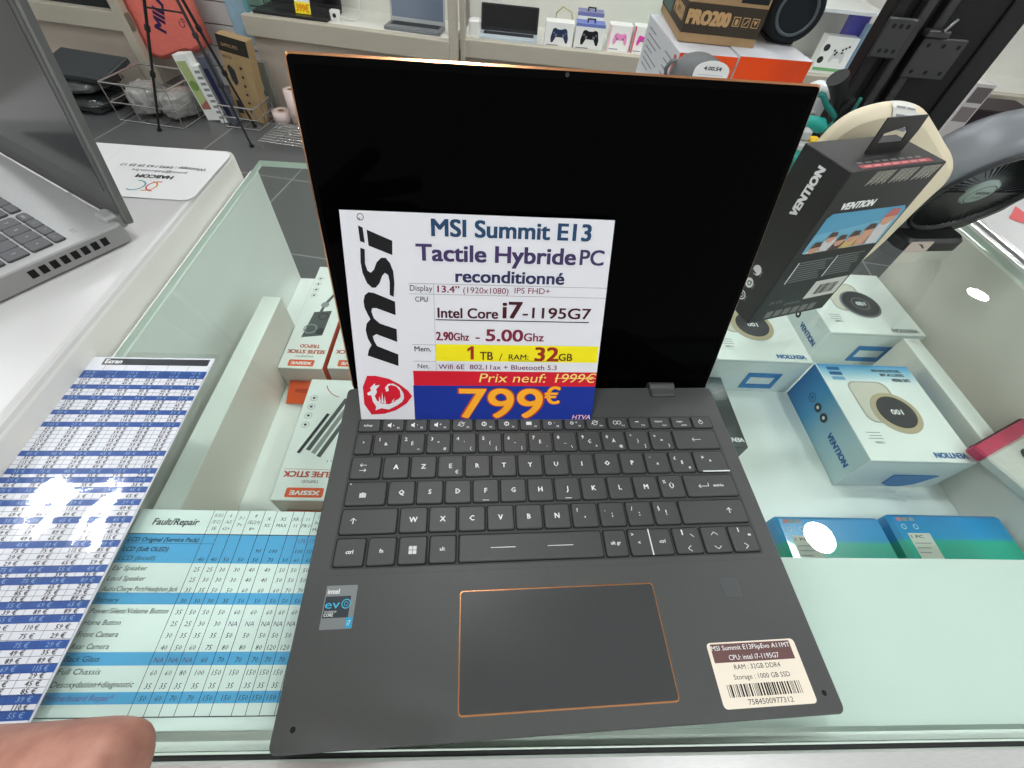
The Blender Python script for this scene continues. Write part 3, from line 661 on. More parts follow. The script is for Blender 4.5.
for s_, y, bb in rows: p.text(s_, -.1388, y, .0028, tp if 'Mother' in s_ else ti, w=min(.0455, .0019*len(s_)), bold=.02 if bb else 0, slant=.15)
tab = [(.1071, ['', '', '', '', '', '', '', '175', '175', '175']), (.1003, ['', '', '', '', '90', '100', '', '100', '100', '110']), (.0946, ['40', '40', '50', '50', '50', '70', '50', '60', '60', '70']),
       (.0883, ['25', '25', '30', '30', '40', '40', '50', '50', '50', '50']), (.0821, ['25', '30', '30', '30', '40', '40', '50', '50', '50', '50']), (.0759, ['35', '35', '50', '50', '60', '60', '60', '70', '70', '70']),
       (.0697, ['30', '30', '30', '35', '50', '50', '50', '50', '50', '50']), (.0634, ['35', '50', '50', '50', '60', '60', '60', '60', '60', '60']), (.0571, ['25', '25', '30', '30', 'NA', 'NA', 'NA', 'NA', 'NA', 'NA']),
       (.0509, ['30', '35', '35', '35', '50', '50', '50', '50', '50', '50']), (.0447, ['40', '50', '60', '75', '80', '80', '80', '120', '120', '120']), (.0385, ['NA', 'NA', 'NA', '60', '70', '70', '70', '70', '70', '70']),
       (.0323, ['60', '60', '80', '100', '150', '150', '150', '150', '150', '150']), (.0261, ['35', '35', '35', '35', '35', '35', '35', '35', '35', '35']), (.0204, ['50', '60', '70', '70', '150', '150', '150', '150', '150', '150'])]
for y, row in tab:
    for k, s_ in enumerate(row):
        if s_: p.text(s_, (cols[k]+cols[k+1])/2, y, .0026, P('ink_na', (96, 76, 112), .6) if s_ == 'NA' or s_ == '175' else ti, align='c', slant=.1, res=1)
for k, ls in enumerate((('5/5S', '/5C/', 'SE'), ('6', '/6S', '6S+'), ('7 /', '7+'), ('8', 'SE(20)', '8+'), ('X', 'XS'), ('XS', 'MAX'), ('XR /', '11'), ('11', 'PRO'), ('11', 'Pro', 'Max'))):
    for j, s_ in enumerate(ls): p.text(s_, (cols[k]+cols[k+1])/2, .1245-j*.0046-(.002 if len(ls) < 3 else 0), .0023, ti, align='c', slant=.1, res=1)
tag(fs_.build('repair_price_sheet', None, (0, 0, 0)), 'white and light blue Fault/Repair price table under the glass, left of the laptop', 'price list')
tag(MB().box(.20, .66, .0055, .1010, -.0102, -.0090, P('board_white', (212, 221, 216), .5)).build('backing_board', None, (0, 0, 0)), 'plain white board under the glass at the front, right of the laptop', 'board')

bs = MB(); bp_w = P('sheet_white', (232, 234, 240), .35); blue_r = P('print_row_navy', (14, 76, 156), .35); ink_t = P('ink_table_black', (58, 56, 62), .5); blk_h = P('print_header', (30, 34, 44), .4)
# sheet in a clear sleeve, long side away from the viewer, hanging slightly out of square
BM_ = Matrix.Rotation(R(-1.6), 4, 'Z')
BX0, BX1, BY0, BY1 = -.104, 0.0, 0.0, .252
bs.box(BX0, BX1, BY0, BY1, 0, .0007, bp_w, 0)
p = PL(bs, (0, 0, .0007), (1, 0, 0), (0, 1, 0), .00008)
p.rect(BX0+.016, BY1-.0085, BX1-.003, BY1-.0015, blk_h, 1); p.text('Ecran', BX0+.018, BY1-.0068, .0042, white_ink, w=.013, bold=.05)
rnd = random.Random(11)
blues = [b_*.001-.008 for b_ in (243.2, 239.5, 228.4, 217.5, 203.7, 192.6, 167.8, 153.7, 147.0, 139.5, 130.4, 118.3, 102.7, 87.5, 80.9, 67.4, 60.1, 46.9, 35.7, 21.9, 15.1)]
for i, yb in enumerate(blues):
    p.rect(BX0, yb-.0022, BX1-.001, yb+.0022, blue_r, 1)
    yn = blues[i+1] if i+1 < len(blues) else BY0-.002
    k = max(0, round((yb-yn)/.0038)-1); rows_ = [(yb, True)]+[(yb+(yn-yb)*(j+1)/(k+1), False) for j in range(k)]
    for yy, isb in rows_:
        if yy < BY0+.0018: continue
        if not isb: p.rect(BX0, yy-.0019, BX1-.001, yy-.0017, ink_t, 2)
        for c in range(6):
            p.text('%d €' % rnd.choice([29, 35, 39, 45, 49, 55, 59, 65, 69, 75, 85, 89, 110, 115]), BX1-.0085-c*.0166, yy-.0012, .0024, P('ink_pale_blue', (150, 184, 222), .5) if isb else ink_t, align='c', res=1, w=.0075, bold=0 if isb else .02)
for c in range(7): p.rect(BX1-.0008-c*.0166-.0001, BY0, BX1-.0008-c*.0166+.0001, BY1-.009, ink_t, 2)
o = thing('price_sheet', 'white and blue repair price list in a clear sleeve on the left glass edge', 'price list', (-.1315, .008, .0004), 1.6)
bs.build('sheet', o)
g = MB(); n = 16
sv = []; sleeve = glass('sleeve_plastic', (.985, .99, .99), rough=.06, refl=1.5)
import mathutils.noise as mn
nx, ny = 14, 30; vs = []; fs2 = []
for j in range(ny+1):
    for i in range(nx+1):
        x = BX0+.0005+(BX1+.004-BX0)*i/nx; y_ = BY0-.0+(BY1+.004-BY0)*j/ny
        vs.append((x, y_, .0022+.0012*mn.noise(Vector((x*45, y_*45, 1.3)))))
for j in range(ny):
    for i in range(nx):
        q = j*(nx+1)+i; fs2.append([q, q+1, q+nx+2, q+nx+1])
g.add(vs, fs2, sleeve, None, True); g.build('plastic_sleeve', o)['label'] = 'clear glossy plastic sleeve'

# ------------------------------------------------------------------ things standing on the glass, right
bk = P('carton_black', (34, 34, 34), .45, noise=.04, scale=300); bk2 = P('carton_green_black', (32, 40, 38), .45)
o = thing('product_box', 'upright black box with hang tab and beach photo standing on the glass', 'box', (.3675, .3335, 0.0003), 17.7)
sx, sy, h = .1017, .051, .1585
g = MB(); g.box(0, sx, 0, sy, 0, h, bk, .0007)
f = PL(g, (0, 0, 0), (1, 0, 0), (0, 0, 1), .00012)
f.rect(.001, .002, sx-.001, .078, bk2, 1)
f.text('VENTION', .0145, .1265, .0058, white_ink, w=.0360, bold=.06, slant=.1)
ph = [(.0072, .0850), (.0985, .0835), (.0985, .1180), (.0945, .1220), (.0110, .1235), (.0072, .1200)]
f.poly(ph, P('photo_sky', (112, 176, 202), .4), 2)
f.poly([(.0072, .104), (.0985, .112), (.0985, .118), (.0945, .122), (.011, .1235), (.0072, .12)], P('photo_sky_deep', (84, 156, 190), .4), 3)
skin_p = P('photo_skin', (206, 158, 132), .5); wh_p = P('photo_white', (206, 206, 204), .5); hair_p = P('photo_hair', (88, 70, 62), .5); tan_p = P('photo_tan', (214, 186, 120), .5)
for k, (cx, cy, r_) in enumerate(((.018, .0900, .006), (.030, .0990, .0052), (.044, .0940, .0056), (.058, .0960, .0060), (.072, .1010, .0062), (.086, .1120, .0080))):
    f.poly([(cx-.009, .0848), (cx+.010, .0846), (cx+.007, cy-.001), (cx-.005, cy-.001)], [wh_p, wh_p, hair_p, tan_p, skin_p, wh_p][k], 4)
    f.poly(circ(cx, cy, r_, 14), skin_p, 5); f.poly([(cx-r_, cy), (cx+r_, cy+.001), (cx+r_*.7, cy+r_), (cx-r_*.6, cy+r_*1.05)], hair_p if k != 5 else P('photo_mask', (190, 110, 104), .5), 6)
for (u0, v0, wd) in ((.015, .0735, .040), (.0600, .0750, .034)):
    for k in range(9): f.rect(u0, v0-k*.0028, u0+wd*(.95-.05*((k*3) % 4)), v0-k*.0028+.0009, P('ink_dim', (128, 134, 132), .6), 2)
    f.rect(u0-.0026, v0-.0235, u0-.0014, v0+.001, white_ink, 2)
f.rect(.0565, .0225, .0985, .0455, lab_w, 2)
rx = .066
while rx < .090: wd = rnd.choice([.0006, .0010, .0016]); f.rect(rx, .027, rx+wd, .040, black_ink, 3); rx += wd+rnd.choice([.0006, .0011])
f.text('20 CE', .012, .0240, .0032, ink_g, w=.016); f.text('OOOI', .034, .0185, .0032, ink_g, w=.020)
for k in range(6): f.rect(.018+k*.0115, .0040, .018+k*.0115+.0085, .0130, P('recycle_marks', (120, 124, 118), .5), 2)
bar_w = P('bar_marks', (214, 210, 196), .5)
for gk in range(3):
    for k in range(11): f.line(.024+gk*.025+k*.0019, h-.0125+(k % 3)*.001, .028+gk*.025+k*.0019, h-.0015, .0006, bar_w, 2)
t = PL(g, (0, 0, h), (1, 0, 0), (0, 1, 0), .00012)
t.rect(.014, .0035, .090, .0085, P('seal_red', (176, 74, 80), .4), 1)
for k in range(7): t.rect(.018+k*.0098, .0048, .018+k*.0098+.0072, .0070, P('seal_pink', (216, 150, 150), .4), 2)
for k in range(8): t.rect(.016+k*.009, .0105, .016+k*.009+.006, .013, P('seal_clear', (120, 118, 114), .3), 1)
l = PL(g, (0, sy, 0), (0, -1, 0), (0, 0, 1), .00012)
l.text('VENTION', .0300, .1095, .0068, white_ink, w=.0410, bold=.06, ang=90)
for k, z_ in enumerate((.0505, .0352, .0195)):
    l.poly(circ(.0265, z_, .0052, 18), white_ink, 1) if k < 2 else l.ring(.0265, z_, .0050, .0012, white_ink, 1, 18)
    if k == 0: l.text('f', .0272, z_-.0030, .0066, bk, align='c', l=3, ang=90, bold=.05)
    if k == 1: l.ring(.0268, z_, .0026, .001, bk, 2, 12); l.line(.0285, z_, .0285, z_+.003, .001, bk, 2)
    if k == 2: l.ring(.0265, z_, .0024, .0008, white_ink, 2, 12)
    l.rect(.0325, z_-.003, .0332, z_+.003, ink_g, 1)
g.build('carton', o)
g = MB(); Mh = Matrix(((1, 0, 0, .006), (0, 0, 1, .024), (0, 1, 0, h), (0, 0, 0, 1)))
tab_k = P('hang_tab_black', (36, 36, 35), .45)
# flat card with a five-sided euro hole: a ring of quads, with thickness
hole = [(.037, .008), (.064, .008), (.063, .014), (.056, .019), (.037, .015)]
outr = [(.031, 0), (.072, 0), (.074, .015), (.073, .0265), (.030, .0265)]
k5 = 5; vs = [(a_, b_, zz) for zz in (0, .0012) for ring in (outr, hole) for a_, b_ in ring]
fsx = []
for i in range(5):
    j = (i+1) % 5
    fsx += [[10+i, 10+j, 15+j, 15+i], [j, i, 5+i, 5+j], [i, j, 10+j, 10+i], [5+j, 5+i, 15+i, 15+j]]
g.add(vs, fsx, tab_k, Mh)
g.build('hang_tab', o)['label'] = 'black card hang tab with a hole'

def desk_fan(label, loc, rz, tilt, col, dark, CZ=.083, dep=1.0):
    o = thing('desk_fan', label, 'fan', loc, rz)
    Tm = Matrix.Translation((0, 0, CZ)) @ Matrix.Rotation(tilt, 4, 'X') @ Matrix.Rotation(PI/2, 4, 'X')   # local z = out of the grille
    g = MB(); g.lathe([(.030, -.082*dep), (.060, -.080*dep), (.073, -.066*dep), (.0775, -.045*dep), (.0775, -.012), (.074, 0), (.064, .002), (.0620, -.004)], col, Tm, 56)
    g.build('housing', o)
    g = MB(); g.lathe([(.0655, .001), (.0645, .0045), (.0605, .0045), (.0595, -.002)], dark, Tm, 56, caps=False); g.build('front_ring', o)
    g = MB(); g.prism(circ(0, 0, .062, 48), -.024, -.022, P('fan_hollow', (8, 8, 9), .7), Tm)
    g.build('fan_back', o)
    g = MB(); vane = P('fan_vane', (34, 37, 37), .5)
    for k in range(56):
        a = 2*PI*k/56; c, s_ = math.cos(a), math.sin(a); q = a+.28
        g.add([(.017*c, .017*s_, -.004), (.017*c, .017*s_, -.012), (.061*math.cos(q), .061*math.sin(q), -.010), (.061*math.cos(q), .061*math.sin(q), .0005)], [[0, 1, 2, 3]], vane, Tm)
    for rr in (.031, .046):
        g.lathe([(rr, -.004), (rr+.0009, -.004), (rr+.0009, -.0055), (rr, -.0055)], vane, Tm, 48, caps=False)
    g.build('grille', o)
    g = MB(); hub = P('fan_hub', (150, 166, 158), .4); g.lathe([(.0001, .0012), (.0150, .0012), (.0180, -.001), (.0180, -.012)], hub, Tm, 32, caps=False)
    hp = PL(g, Tm @ Vector((0, 0, .0013)), Tm.to_3x3() @ Vector((1, 0, 0)), Tm.to_3x3() @ Vector((0, 1, 0)), .0002)
    hp.ring(0, 0, .0145, .0008, ink_k, 1, 28); hp.text('VENTION', 0, .0008, .0034, ink_k, w=.019, align='c', bold=.03); hp.text('3 speeds', 0, -.0052, .0026, ink_k, w=.013, align='c')
    g.build('hub', o)['label'] = 'pale grey round hub'
    g = MB(); g.rprism(-.044, .046, -.006, .066, 0, .016, .014, .004, dark, None, 6)
    g.prism([(-.044, .0), (.044, .0), (.064, .018), (.077, .050), (.0785, .075), (-.060, .075), (-.054, .030)], -.038, -.004, dark, Matrix(((1, 0, 0, 0), (0, 0, -1, .030), (0, 1, 0, .006), (0, 0, 0, 1))))
    g.prism([(-.074, 0), (-.077, -.030), (-.062, -.062), (-.046, -.079), (.046, -.079), (.064, -.064), (.0785, -.032), (.076, 0)], -.040, -.0015, dark, Tm)
    g.build('base', o)
    return o, Tm
fan_g = P('fan_grey', (118, 122, 126), .42, metal=.3, noise=.08, scale=26, stretch=(1, 1, .3)); fan_d = P('fan_black', (30, 31, 31), .35)
fo, Tm = desk_fan('black and grey round desk fan with radial grille on the right glass', (.668, .492, .0003), 6.4, .375, fan_g, fan_d, .075, .72)
g = MB(); g.box(-.040, -.008, -.0075, -.0062, .001, .015, P('sticker_beige', (196, 182, 170), .5), 0); PL(g, (-.024, -.0076, .008), (1, 0, 0), (0, 0, 1)).poly([(-.006, .004), (.000, .002), (.008, -.003), (.008, -.001), (.000, .004)], ink_k, 1)
g.build('price_sticker', fo)['label'] = 'beige sticker with a black stroke'
cream = P('gadget_cream', (226, 215, 186), .42); cream2 = P('gadget_cream_trim', (206, 197, 172), .45)
o = thing('rounded_gadget', 'cream rounded plastic gadget with a white sticker, standing behind the upright black box', 'gadget', (.468, .430, .0003))
ol = [(-.056, 0), (-.069, .012), (-.075, .035), (-.0775, .065), (-.0765, .100), (-.0745, .130), (-.070, .152), (-.060, .166), (-.045, .1735), (-.028, .1775), (-.013, .1775), (.004, .1735), (.024, .1625), (.046, .149), (.064, .138), (.074, .128), (.0775, .114), (.074, .096), (.070, .070), (.066, .040), (.058, .014), (.046, 0)]
def smooth_loop(pts, k=4):
    out = []; n_ = len(pts)
    for i in range(n_):
        p0, p1, p2, p3 = (pts[(i+j-1) % n_] for j in range(4))
        for q in range(k):
            t_ = q/k
            out.append(tuple(.5*(2*p1[c]+(p2[c]-p0[c])*t_+(2*p0[c]-5*p1[c]+4*p2[c]-p3[c])*t_*t_+(3*p1[c]-p0[c]-3*p2[c]+p3[c])*t_**3) for c in (0, 1)))
    return [(x, max(0.0, z)) for x, z in out]
ol = smooth_loop(ol)
n = len(ol); rings = []
for sc_, y, dx in ((.90, -.009, 0), (.965, -.006, 0), (1.0, 0, 0), (.985, .006, .004), (.95, .014, .011), (.88, .022, .018)):
    rings.append([(x*sc_+dx, y, .0 if z == 0 else max(.0, .088+(z-.088)*sc_)) for x, z in ol])
g = MB(); vs = [q for r_ in rings for q in r_]
g.add(vs, [[k*n+i, k*n+(i+1) % n, (k+1)*n+(i+1) % n, (k+1)*n+i] for k in range(len(rings)-1) for i in range(n)], cream, None, True)
g.add(vs, [list(range(n)), list(range(len(rings)*n-1, (len(rings)-1)*n-1, -1))], cream)
g.build('housing', o)
MB().lathe([(.050, 0), (.050, .003), (.046, .003), (.046, 0)], cream2, Matrix.Translation((-.002, -.0085, .080)) @ Matrix.Rotation(PI/2, 4, 'X'), 48, caps=False).build('ring', o)
g = MB(); st_w = P('sticker_white', (222, 222, 216), .5)
def rim_pt(x, step, off):                 # a point of the rounded top edge, step 0 at the crest, 1 and 2 round the front, 3 on the flat face
    z = .1775-max(0, x+.020)*.12-max(0, x+.004)*.30
    sc_, y = ((1.0, 0), (.965, -.006), (.90, -.009), (.90, -.009))[step]
    return (x*sc_, y-off, .088+(z-.088)*sc_-(.009 if step == 3 else 0)+(off if step < 3 else 0))
xs = [-.030, -.020, -.010, .002]
for st in range(3):
    for i in range(3):
        q4 = [rim_pt(xs[i], st+1, .0007), rim_pt(xs[i+1], st+1, .0007), rim_pt(xs[i+1], st, .0007), rim_pt(xs[i], st, .0007)]
        g.add(q4, [[0, 1, 2, 3]], st_w)
    for i in range(2): g.add([rim_pt(xs[i]+.003, st+1, .0010), rim_pt(xs[i+1]+.002, st+1, .0010), tuple(Vector(rim_pt(xs[i+1]+.002, st+1, .0010)).lerp(Vector(rim_pt(xs[i+1]+.002, st, .0010)), .3)), tuple(Vector(rim_pt(xs[i]+.003, st+1, .0010)).lerp(Vector(rim_pt(xs[i]+.003, st, .0010)), .3))], [[0, 1, 2, 3]], ink_g)
g.build('sticker', o)['label'] = 'white printed sticker'

# ------------------------------------------------------------------ silver laptop on the white counter
sil = P('silver_deck', (172, 173, 172), .38, metal=.4, noise=.03, scale=400); sil_d = P('silver_side', (156, 156, 154), .4, metal=.4); gkey = P('grey_keys', (84, 86, 88), .45); gk2 = P('grey_key_edge', (48, 49, 50), .5)
s2 = thing('laptop', 'silver grey laptop open on the white counter, cut by the left edge of the photo', 'laptop', (-.26, .391, .0242), -32)
g = MB(); LW, LD = .360, .250
g.rprism(-LW+.005, .005, -LD, 0, .002, .0195, .006, .0012, sil, None, 4, sil_d); g.build('base', s2)
for k in range(8):
    MB().box(.0046, .0056, -.024-k*.0085, -.0185-k*.0085, .0075, .0145, P('vent_black', (14, 14, 15), .6)).build('side_vent', s2)
def gk(x0, x1, y0, y1, t_=''):
    q = MB(); q.rprism(x0-.0006, x1+.0006, y0-.0006, y1+.0006, .0194, .0198, .0022, 0, gk2); q.rprism(x0, x1, y0, y1, .0195, .0212, .002, .0005, gkey)
    if t_: PL(q, ((x0+x1)/2, (y0+y1)/2, .0212), (1, 0, 0), (0, 1, 0), .0001).text(t_, 0, -.0015, .0032, P('key_text_pale', (190, 192, 192), .5), align='c', l=1, res=1)
    q.build('key', s2)
for k in range(16): gk(-.0245-k*.0175-(.006 if k > 3 else 0), -.0080-k*.0175-(.006 if k > 3 else 0), -.0500, -.0418, ['-', '*', '/', 'ver'][k] if k < 4 else '')
for r_ in range(4):
    y0 = -.0680-r_*.0182
    for k in range(16):
        gk(-.0245-k*.0175-(.006 if k > 3 else 0), -.0080-k*.0175-(.006 if k > 3 else 0), y0, y0+.0155, ['+', '9', '8', '7'][k] if k < 4 and r_ == 0 else ('6543 210.'[(k+r_*3) % 9] if k < 4 else 'PMLKJHGFDSQW'[(k+r_) % 12]))
t = MB(); pz = PL(t, (0, 0, .0196), (1, 0, 0), (0, 1, 0), .0001); pz.rect(-.020, -.034, -.016, -.030, sil_d, 1); pz.rect(-.0145, -.034, -.0125, -.030, sil_d, 1)
t.build('deck_sticker', s2)
for x0 in (-.0235, -.335):
    g = MB(); g.rprism(x0, x0+.0195, -.0085, .004, .014, .0245, .003, .002, sil); g.lathe([(.006, 0), (.006, .0195)], sil_d, Matrix.Translation((x0, .003, .0165)) @ Matrix.Rotation(PI/2, 4, 'Y'), 16); g.build('hinge', s2)
A2 = R(99.0); O2 = Vector((-LW+.003, .004, .0125)); V2 = Vector((0, -math.cos(A2), math.sin(A2))); N2 = Vector((1, 0, 0)).cross(V2)
M2 = Matrix(((1, 0, N2.x, O2.x), (0, V2.y, N2.y, O2.y), (0, V2.z, N2.z, O2.z), (0, 0, 0, 1)))
LW2 = .358
g = MB(); g.rprism(0, LW2, 0, .245, -.0065, 0, .006, .0012, P('lid_grey', (112, 112, 110), .4, metal=.4), M2, 4); ld = g.build('lid', s2)
g = MB(); g.rprism(.004, LW2-.004, .010, .241, -.001, .0006, .004, .0003, P('bezel_grey', (74, 75, 75), .4), M2, 4); g.build('bezel', ld)
g = MB(); g.rprism(.012, LW2-.012, .030, .232, -.001, .0010, .001, .0001, P('screen_grey', (40, 41, 42), .12, spec=.6), M2, 2); g.build('screen', ld)

# laminated card on the white counter
g = MB(); g.rprism(-.138, .138, -.058, .058, 0, .0008, .012, .0002, P('card_white', (238, 238, 238), .3, coat=.3), None, 4)
t = PL(g, (.138, .058, .0008), (-1, 0, 0), (0, -1, 0), .00015)
t.ring(.048, .092, .011, .0018, P('logo_red', (206, 64, 70), .4), 1, 20, -100, 90); t.ring(.058, .092, .011, .0018, P('logo_orange', (226, 160, 70), .4), 1, 20, 80, 260); t.ring(.071, .092, .011, .0018, P('logo_teal', (60, 160, 160), .4), 1, 20, 60, 280)
t.text('HABCOM', .040, .068, .0070, ink_k, w=.040, bold=.04); t.text('print@habcom.be', .030, .057, .0050, ink_k, w=.062); t.text('Whatsapp : 0492 / 63 29 29 17', .012, .046, .0054, ink_k, w=.098, bold=.01)
t.rect(.128, .0, .1284, .116, P('fold_grey', (206, 206, 206), .5), 1)
tag(g.build('laminated_card', None, (-.372, .525, .0245), -1), 'white laminated contact card with HABCOM logo on the white counter', 'card')

# ------------------------------------------------------------------ middle distance: stand with boxes behind the laptop
stand_w = P('stand_white', (220, 222, 218), .4, noise=.02, scale=8)
o = thing('display_stand', 'white low stand behind the glass counter carrying the orange fronted boxes', 'stand', (.50, 1.22, -H))
MB().prism([(-.055, -.46), (.218, -.46), (.218, -.275), (.30, -.275), (.30, .18), (-.055, .18)], .80, .835, stand_w).build('top', o)
MB().box(-.04, .205, -.44, .16, 0, .80, stand_w, .003).build('body', o)
ST = -.085
or_f = P('carton_orange_bright', (255, 84, 20), .45)
def long_box(label, loc, sx, sy, h):
    o = thing('product_box', label, 'box', loc, 0)
    g = MB(); g.box(0, sx, 0, sy, 0, h, P('carton_pale_grey', (212, 214, 218), .45), .0008, faces={'-y': or_f})
    l = PL(g, (0, sy, 0), (0, -1, 0), (0, 0, 1), .0004)
    for k in range(7): l.rect(.03, h-.02-k*.012, .10+.03*((k*5) % 3), h-.017-k*.012, ink_g, 1)
    for k in range(5): l.rect(sy-.10, h-.025-k*.013, sy-.035-.01*(k % 2), h-.022-k*.013, ink_g, 1)
    l.rect(sy-.03, h-.05, sy-.012, h-.01, P('mark_red', (200, 90, 90), .5), 1)
    g.build('carton', o)
long_box('long white box with orange front carrying the brown box', (.4765, 1.100, ST), .1265, .300, .125)
long_box('long white box with orange front carrying the round black speaker', (.6065, 1.102, ST), .1600, .300, .127)
kraft = P('kraft_brown', (168, 138, 100), .6, noise=.05, scale=60); band = P('kraft_band', (62, 54, 44), .6); kt = P('kraft_text', (196, 160, 112), .6)
o = thing('product_box', 'brown PRO200 cardboard box lying on the orange fronted boxes', 'box', (.489, 1.174, ST+.1265), -4.5)
g = MB(); bx, by, bh = .166, .26, .16
g.box(0, bx, 0, by, 0, bh, kraft, .001)
f = PL(g, (0, 0, 0), (1, 0, 0), (0, 0, 1), .0004)
f.rect(0, .016, bx, .066, band, 1); f.text('PRO200', .006, .032, .022, kt, w=.088, bold=.06)
for k in range(3): f.rect(.102+k*.020, .034, .117+k*.020, .050, kt, 2); f.rect(.1035+k*.020, .0355, .1155+k*.020, .0485, band, 3)
f.line(.1095, .037, .1095, .046, .006, kt, 4); f.line(.126, .038, .134, .046, .002, kt, 4); f.poly([(.145, .046), (.154, .046), (.1495, .038)], kt, 4)
f.text('neate', .016, .076, .011, ink_k, w=.050, bold=.03); f.rect(.105, .072, bx-.004, .118, P('photo_black', (36, 36, 40), .5), 1); f.ring(.128, .092, .012, .003, P('photo_dim', (84, 80, 92), .5), 2, 18); f.line(.120, .086, .142, .100, .003, P('photo_dim', (84, 80, 92), .5), 3)
l = PL(g, (0, by, 0), (0, -1, 0), (0, 0, 1), .0004)
l.rect(0, .016, by, .066, band, 1); l.text('PRO200', by-.115, .032, .022, kt, w=.10, bold=.06); l.rect(by-.24, .020, by-.14, .060, P('kraft_teal', (84, 110, 104), .6), 2)
g.build('carton', o)
spk_k = P('speaker_mesh', (34, 40, 44), .7, noise=.3, scale=700, bump=.4)
o = thing('speaker', 'round black drum shaped speaker on the right orange fronted box', 'speaker', (.738, 1.20, ST+.1275), -8)
Ts = Matrix.Translation((0, 0, .058)) @ Matrix.Rotation(PI/2, 4, 'X')
MB().lathe([(.030, -.16), (.048, -.155), (.0575, -.13), (.0575, -.02), (.054, -.004), (.047, 0), (.043, -.003)], spk_k, Ts, 40).build('body', o)
MB().lathe([(.043, -.004), (.041, .001), (.037, .001), (.036, -.004)], P('speaker_ring', (92, 102, 106), .4), Ts, 40, caps=False).build('ring', o)
MB().lathe([(.0005, -.008), (.020, -.006), (.0365, -.003)], P('speaker_cone', (26, 36, 38), .55), Ts, 40, caps=False).build('cone', o)
MB().rprism(-.03, .03, .02, .13, 0, .006, .01, .001, spk_k).build('foot', o)
dgrey = P('dome_grey', (104, 106, 106), .5, noise=.06, scale=90)
o = thing('mug_gadget', 'dark grey domed gadget with a curved white price card, before the orange boxes', 'gadget', (.500, 1.035, ST))
MB().lathe([(.050, 0), (.053, .006), (.053, .095), (.049, .118), (.036, .133), (.018, .140), (.0004, .142)], dgrey, None, 40).build('body', o)
MB().tube([(-.050, .006, .088), (-.060, .004, .098), (-.064, .002, .112), (-.058, .002, .124), (-.048, .004, .126)], .0045, dgrey).build('handle', o)
g = MB(); Mc = Matrix(((1, 0, 0, .006), (0, 0, -1, -.0545), (0, 1, 0, .078), (0, 0, 0, 1)))
arch = [(-.034, 0), (.034, 0), (.034, .050)]+[(.034*math.cos(a), .050+.017*math.sin(a)) for a in [PI*k/12 for k in range(1, 12)]]+[(-.034, .050)]
g.prism(arch, 0, .0012, paper_w if False else P('card_white', (238, 238, 238), .3, coat=.3), Mc)
f = PL(g, Mc @ Vector((0, 0, .0012)), (1, 0, 0), (0, 0, 1), .0003)
f.text('4.00.54', 0, .052, .0060, ink_k, w=.034, align='c', bold=.03)
for k in range(4): f.rect(-.026, .044-k*.008, .024-.006*(k % 2), .0445-k*.008, ink_g, 1)
g.build('price_card', o)['label'] = 'white arched price card'
# teal corded gadget and black handle, just right of the screen
teal = P('teal_rubber', (20, 156, 142), .4); teal_d = P('teal_dark', (18, 116, 108), .45)
o = thing('game_accessory', 'teal rubber gadget with yellow and grey connectors beside the upper screen corner', 'gadget', (.645, .83, ST))
z0 = .085
MB().tube([(.004, .014, 0), (.006, .012, .05), (.010, .010, .092)], [.014, .012, .011], teal, None, 14).build('grip', o)
MB().tube([(-.020, .010, z0+.013), (-.004, .010, z0+.017), (.014, .010, z0+.018), (.030, .010, z0+.014), (.038, .010, z0+.009)], [.009, .0115, .010, .0125, .009], teal, None, 14).build('grip', o)
MB().tube([(-.018, -.046, 0), (-.018, -.046, z0-.020), (-.017, -.046, z0-.004)], [.013, .012, .012], teal, None, 14).build('grip', o)
MB().tube([(.034, .016, z0+.012), (.050, .020, z0+.004), (.058, .020, z0+.012), (.056, .020, z0+.026), (.044, .020, z0+.034), (.030, .020, z0+.042), (.014, .020, z0+.056), (.006, .020, z0+.058)], .0048, teal_d).build('cord', o)
MB().box(-.006, .014, -.042, -.024, z0-.006, z0+.010, P('connector_yellow', (232, 190, 40), .4), .003).build('connector', o)['label'] = 'yellow connector'
MB().box(-.030, -.008, -.042, -.022, z0+.006, z0+.022, P('connector_grey', (178, 182, 180), .35), .003).build('connector', o)['label'] = 'pale grey connector'
MB().box(-.028, -.006, -.056, -.036, z0-.006, z0+.006, P('connector_grey', (178, 182, 180), .35), .003).build('connector', o)
o = thing('hand_grip', 'curved black handle standing in front of the dark screen back', 'handle', (.702, .862, ST))
hb = P('handle_black', (30, 30, 31), .5)
MB().tube([(.008, 0, .0), (.012, 0, .04), (.013, 0, .075), (.010, 0, .10), (.002, 0, .122), (-.010, 0, .142), (-.022, -.002, .158), (-.030, -.003, .166)], [.014, .013, .011, .0105, .0105, .012, .015, .0165], hb, None, 18).build('shaft', o)
MB().tube([(.006, -.010, .108), (.004, -.014, .128), (.012, -.014, .142)], [.005, .006, .005], hb, None, 10).build('trigger', o)
MB().box(.024, .030, -.012, -.006, .108, .142, teal_d, .002).build('side_strip', o)['label'] = 'teal side strip'
tag(MB().lathe([(.0005, .112), (.012, .111), (.022, .104), (.027, .088), (.029, .05), (.029, 0)], P('bowl_white', (226, 230, 230), .3), None, 32).build('cup', None, (.768, 1.035, ST)), 'white domed cup behind the teal gadget, half hidden by the black handle', 'cup')
tag(MB().box(-.032, .032, -.018, .018, 0, .080, P('connector_grey', (178, 182, 180), .35), .003).build('adapter', None, (.708, .975, ST), 12), 'pale grey box behind the teal gadget, before the white cup', 'adapter')

